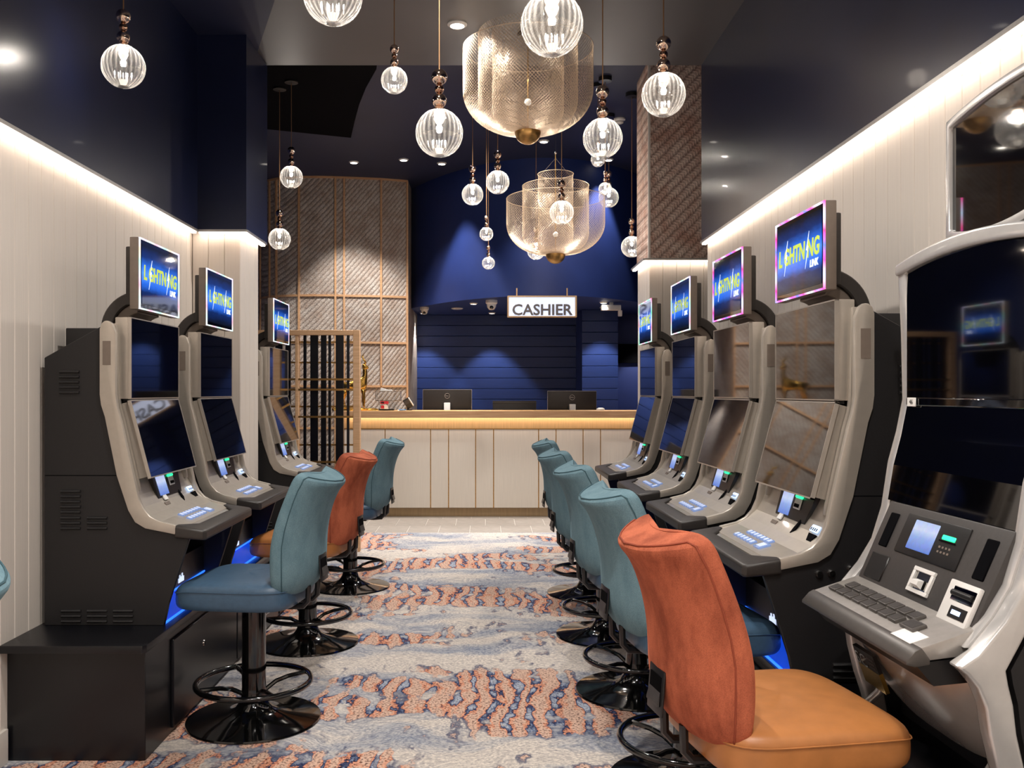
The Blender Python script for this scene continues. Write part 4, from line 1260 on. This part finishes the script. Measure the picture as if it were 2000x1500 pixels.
    cg = G().prism([(-.192, .006), (-.186, .02), (-.176, .02), (-.17, .006)], .01, .04, 'y').build('coin_guide', M['whitepl'], pp)
    cg.data.transform(Matrix(((0, 0, 1, 0), (0, 1, 0, 0), (1, 0, 0, 0), (0, 0, 0, 1))))
    G().box(0, .012, .145, .256, -.24, -.14).build('note_acceptor', M['whitepl'], pp, .004, 2)
    G().box(.011, .0135, .17, .253, -.185, -.152).build('note_mouth', M['screen'], pp, .003, 1)
    G().tube([(.013, .173, -.168), (.013, .248, -.168)], .0075, 10).build('note_roller', M['blackpl'], pp, smooth=True)
    G().box(.0115, .0135, .185, .247, -.222, -.196).build('note_display', M['blackpl'], pp)
    G().box(.0135, .0142, .195, .228, -.214, -.204).build('note_display_light', M['billlamp'], pp)
    # deck with bullnose, buttons
    D0, D1 = (.315, .806), (.452, .762)
    deck = [(.30, .79), D0, D1, (.44, .735), (.31, .75)]
    G().prism([(u, zz(z)) for u, z in deck], -.278, .278).build('deck', M['greydeck'], t, .004)
    G().prism([(u, zz(z)) for u, z in ((.448, .7645), (.462, .757), (.481, .736), (.482, .728), (.46, .723), (.43, .728), (.43, .74))], -.281, .281).build('bullnose', M['bullnose'], t, .004, 2, ang=60)
    G().prism([(u, zz(z)) for u, z in ((.43, .733), (.455, .723), (.42, .682), (.33, .69), (.32, .745))], -.275, .275).build('deck_underside', M['blackpl'], t)
    sl = math.atan2(D0[1] - D1[1], D1[0] - D0[0])
    def button(k, v, su, sv_):
        u = D0[0] + (D1[0] - D0[0]) * k
        z = D0[1] + (D1[1] - D0[1]) * k
        b = G().box(-su, su, -sv_, sv_, 0, .008).build('play_button', M['bullnose'], t, .003, 2)
        box('legend', -su * .72, su * .72, -sv_ * .72, sv_ * .72, .008, .0086, M['greyd'], b)
        b.location = (u, v, zz(z)); b.rotation_euler = (0, sl, 0)
        return b
    b0 = button(.44, -.2, .0145, .02)
    for i in range(1, 8):
        x = copy_tree(b0, t); x.location.y = -.2 + i * .046
    b1 = button(.68, -.225, .0145, .02)
    for i in range(1, 8):
        x = copy_tree(b1, t); x.location.y = -.225 + i * .046
    button(.66, .165, .018, .03)
    o = box('sticker', -.022, .022, -.042, .042, 0, .0012, M['paper'], t)
    k = .86
    o.location = (D0[0] + (D1[0] - D0[0]) * k, .2, zz(D0[1] + (D1[1] - D0[1]) * k)); o.rotation_euler = (0, sl, 0)
    # white belly under the deck, curved both ways
    prof = [(.405, .70), (.392, .665), (.365, .62), (.33, .565), (.29, .515), (.262, .485)]
    rings = []
    for u, z in prof:
        ring = []
        for i in range(13):
            v = -.29 + .58 * i / 12
            ring.append((u - .05 * (abs(v) / .29) ** 3, v, zz(z + .03 * (abs(v) / .29) ** 4)))
        ring += [(u - .09, .29 - .58 * i / 6, zz(z + .02)) for i in range(7)]
        rings.append(ring)
    G().loft(rings).build('belly', M['silver'], t, smooth=True)
    for s in (-1, 1):
        G().tube([(.25, s * .25, zz(.55)), (.285, s * .25, zz(.49)), (.325, s * .25, zz(.455)), (.40, s * .25, zz(.434)), (.44, s * .25, zz(.433))], [.011, .011, .011, .011, .008], 10).build('foot_bracket', M['silver'], t, smooth=True)
    bd = empty('emblem_plate', (.384, -.1, zz(.622))); bd.parent = t
    bd.rotation_euler = (0, .36, 0)
    box('upper_plate', -.006, .004, -.055, .055, -.018, .03, M['blackpl'], bd)
    box('lower_plate', -.006, .0045, -.055, .055, -.07, -.018, M['gold'], bd)
    lettering('letters', 'SC', .05, .002, M['chrome'], bd, (.006, -.018, .002), FACE_U)
    g = G()
    for i in range(3):
        g.box(.004, .0052, .015, .048, .012 - i * .011, .018 - i * .011)
    g.build('plate_marks', M['greyd'], bd)
    # rounded topper screen above
    tp = empty('topper', (.1, .07, zz(1.715))); tp.parent = t
    tp.rotation_euler = (0, 0, -.126)
    hw, n = .262, 14
    def outline(e):
        pts = []
        for i in range(n + 1):
            v = -hw - e + (hw + e) * 2 * i / n
            pts.append((v, -.028 * (1 - (v / hw) ** 2) - e))
        for i in range(n + 1):
            v = hw + e - (hw + e) * 2 * i / n
            pts.append((v, .285 + .014 * (1 - (v / hw) ** 2) + e))
        return pts
    G().prism(outline(0), -.02, .03, 'x').build('case', M['cab'], tp)
    ou, iu = outline(.014), outline(-.008)
    k = len(ou)
    g = G()
    g.add([(.0, a, b) for a, b in ou] + [(.058, a, b) for a, b in ou] + [(.058, a, b) for a, b in iu] + [(.0, a, b) for a, b in iu],
          [tuple([i + p * k, (i + 1) % k + p * k, (i + 1) % k + ((p + 1) % 4) * k, i + ((p + 1) % 4) * k]) for i in range(k) for p in range(4)])
    g.build('frame', M['silver'], tp, .005, 2, ang=50)
    G().prism(outline(-.006), .03, .048, 'x').build('screen', M['screen'], tp)
    box('bracket', -.06, -.02, -.08, .08, -.09, .2, M['cab'], tp)
    box('bracket_foot', -.06, .0, -.1, .1, -.1, -.06, M['silver'], tp)
    return t
white_machine()

# ------------------------------------------------------------------ stools (origin: floor under the column, sitter faces +x)
def sgnpow(a, p): return math.copysign(abs(a) ** p, a)
def make_stool(kind):
    t = empty('stool')
    back_m, seat_m, seam_m = (M['teal'], M['blueseat'], M['seam']) if kind == 'teal' else (M['rust'], M['tanseat'], M['seamr'])
    # seat cushion
    rings = []
    N = 36
    def seat_ring(su, sv_, z, cu=.025):
        return [(cu + su * sgnpow(math.cos(2 * PI * k / N), .42), sv_ * sgnpow(math.sin(2 * PI * k / N), .42), z) for k in range(N)]
    for f, z in ((.9, .474), (.965, .477), (1.0, .492), (1.0, .515), (1.0, .545), (.985, .562), (.94, .573), (.8, .58), (.5, .584), (.2, .585)):
        rings.append(seat_ring(.234 * f, .228 * f, z + (.004 if f < .9 and z > .5 else 0)))
    # waterfall front and a shallow dip in the middle
    rings = [[(u, v, z - (.018 * max(0, (u - .145) / .11) ** 2 if z > .54 else 0) - (.006 * math.exp(-((u - .0) / .012) ** 2) if z > .57 else 0)) for u, v, z in r] for r in rings]
    G().loft(rings).build('seat', seat_m, t, smooth=True, sub=1)
    st_ = [(u * 1.002, v * 1.002, z - .018 * max(0, (u - .145) / .11) ** 2) for u, v, z in seat_ring(.2342, .2282, .5495)]
    G().tube(st_, .0018, 5, True).build('seat_piping', seat_m, t, smooth=True)
    # backrest: rings in height, wrapped round the sitter
    H = [  # z, rear at centre, thickness, half width, wrap
        (.520, -.245, .008, .13, .02), (.525, -.268, .045, .165, .028), (.542, -.292, .082, .19, .036), (.572, -.311, .106, .204, .043), (.61, -.322, .118, .212, .048), (.66, -.328, .122, .216, .052),
        (.72, -.328, .118, .218, .052), (.78, -.334, .112, .217, .05), (.84, -.35, .106, .213, .052), (.89, -.37, .102, .208, .058),
        (.93, -.39, .1, .204, .064), (.962, -.406, .1, .2, .066), (.98, -.41, .09, .195, .066), (.99, -.403, .065, .18, .066), (.994, -.385, .03, .15, .064)]
    NB = 40
    rings, seam = [], []
    for z, rear, T, wd, wrap in H:
        r = []
        for k in range(NB):
            a = 2 * PI * k / NB
            s = sgnpow(math.cos(a), .55)
            d = sgnpow(math.sin(a), .8)
            v = wd * s
            top_dip = -.024 * (1 - s * s) * min(1, max(0, (z - .88) / .1))
            T2 = T + .022
            r.append((rear + .042 + T2 / 2 + d * T2 / 2 * (1 - .25 * s * s) + wrap * s * s, v, z + top_dip + (.012 * d if z > .95 else 0)))
        rings.append(r)
    bk = G().loft(rings).build('backrest', back_m, t, smooth=True, sub=1)
    def side_pt(i, k): return rings[i][k]
    ks, ke = NB - 2, NB // 2 + 2
    path = [rings[i][ks] for i in range(1, 13)]
    path += [rings[13][k] for k in range(ks - 1, ke, -1)]
    path += [rings[i][ke] for i in range(12, 0, -1)]
    cen = Vector((-.29, 0, .76))
    path2 = []
    for p in path:
        q = Vector(p)
        path2.append(q - (q - cen).normalized() * .001)
    sm_ = G().tube(path2, .0024, 5).build('seam', seam_m, bk, smooth=True)
    hd = G()
    hd.box(-.006, 0, -.046, .046, -.052, .052)
    h1 = hd.build('handle_plate', M['blackpl'], t, .004, 2)
    h1.location = (-.2805, 0, .612); h1.rotation_euler = (0, .08, 0)
    box('grip_recess', -.0075, -.004, -.034, .034, -.03, .036, M['black'], h1)
    G().prism([(-.0075, -.03), (-.0075, .002), (-.013, -.024), (-.013, -.03)], -.034, .034).build('grip_lip', M['greyd'], h1)
    # bracket, plate, column, ring, base
    for s in (-1, 1):
        G().tube([(-.1, s * .06, .468), (-.17, s * .06, .466), (-.222, s * .06, .47), (-.24, s * .06, .49), (-.242, s * .06, .55)], .011, 8).build('back_bracket', M['blackpl'], t, smooth=True)
    box('seat_plate', -.13, .13, -.1, .1, .452, .478, M['blackpl'], t, .006)
    G().lathe([(0, .02), (.047, .02), (.047, .452), (0, .452)], 28).build('column', M['gloss'], t, smooth=True)
    G().tube([(.222 * math.cos(2 * PI * k / 48), .222 * math.sin(2 * PI * k / 48), .152) for k in range(48)], .0115, 10, True).build('foot_ring', M['gloss'], t, smooth=True)
    sp0 = G().tube([(.045, 0, .11), (.09, 0, .137), (.14, 0, .148), (.216, 0, .152)], .009, 8).build('ring_spoke', M['gloss'], t, smooth=True)
    sp0.rotation_euler = (0, 0, .7)
    for k in range(1, 4):
        o = sp0.copy(); COL.objects.link(o); o.parent = t
        o.rotation_euler = (0, 0, .7 + k * PI / 2)
    G().lathe([(0, 0), (.257, 0), (.262, .004), (.26, .01), (.22, .016), (.15, .025), (.1, .036), (.072, .052), (.056, .075), (.049, .1), (.047, .13), (0, .13)], 56).build('base', M['gloss'], t, smooth=True)
    return t
SG = 'upholstered swivel stools along the aisle'
teal0, rust0 = make_stool('teal'), make_stool('rust')
used = set()
def place(kind, x, y, rz, label):
    p = teal0 if kind == 'teal' else rust0
    if kind in used:
        p = copy_tree(p)
    used.add(kind)
    p.location = (x, y, 0); p.rotation_euler = (0, 0, rz)
    tag(p, label, 'stool', SG)
place('teal', -.918, 3.555, PI - .12, 'teal stool with blue seat in front of the nearest left slot machine')
place('rust', -.92, 4.64, PI - .14, 'rust stool with tan seat in the left row behind the front teal stool')
place('teal', -.90, 5.97, PI - .08, 'teal stool at the far end of the left row near the counter')
place('rust', .675, 2.12, .17, 'rust velvet stool with tan leather seat in the right foreground')
place('teal', .67, 2.97, .14, 'teal stool directly behind the rust foreground stool, with visible blue seat')
place('teal', .655, 3.89, .1, 'second teal stool of the right row counted from the rust foreground stool')
place('teal', .64, 4.79, .12, 'third teal stool of the right row counted from the rust foreground stool')
place('teal', .66, 5.78, .06, 'farthest teal stool of the right row, next to the counter')
place('teal', -1.222, 1.56, PI, 'teal stool of which only a sliver shows at the left edge of the photo')
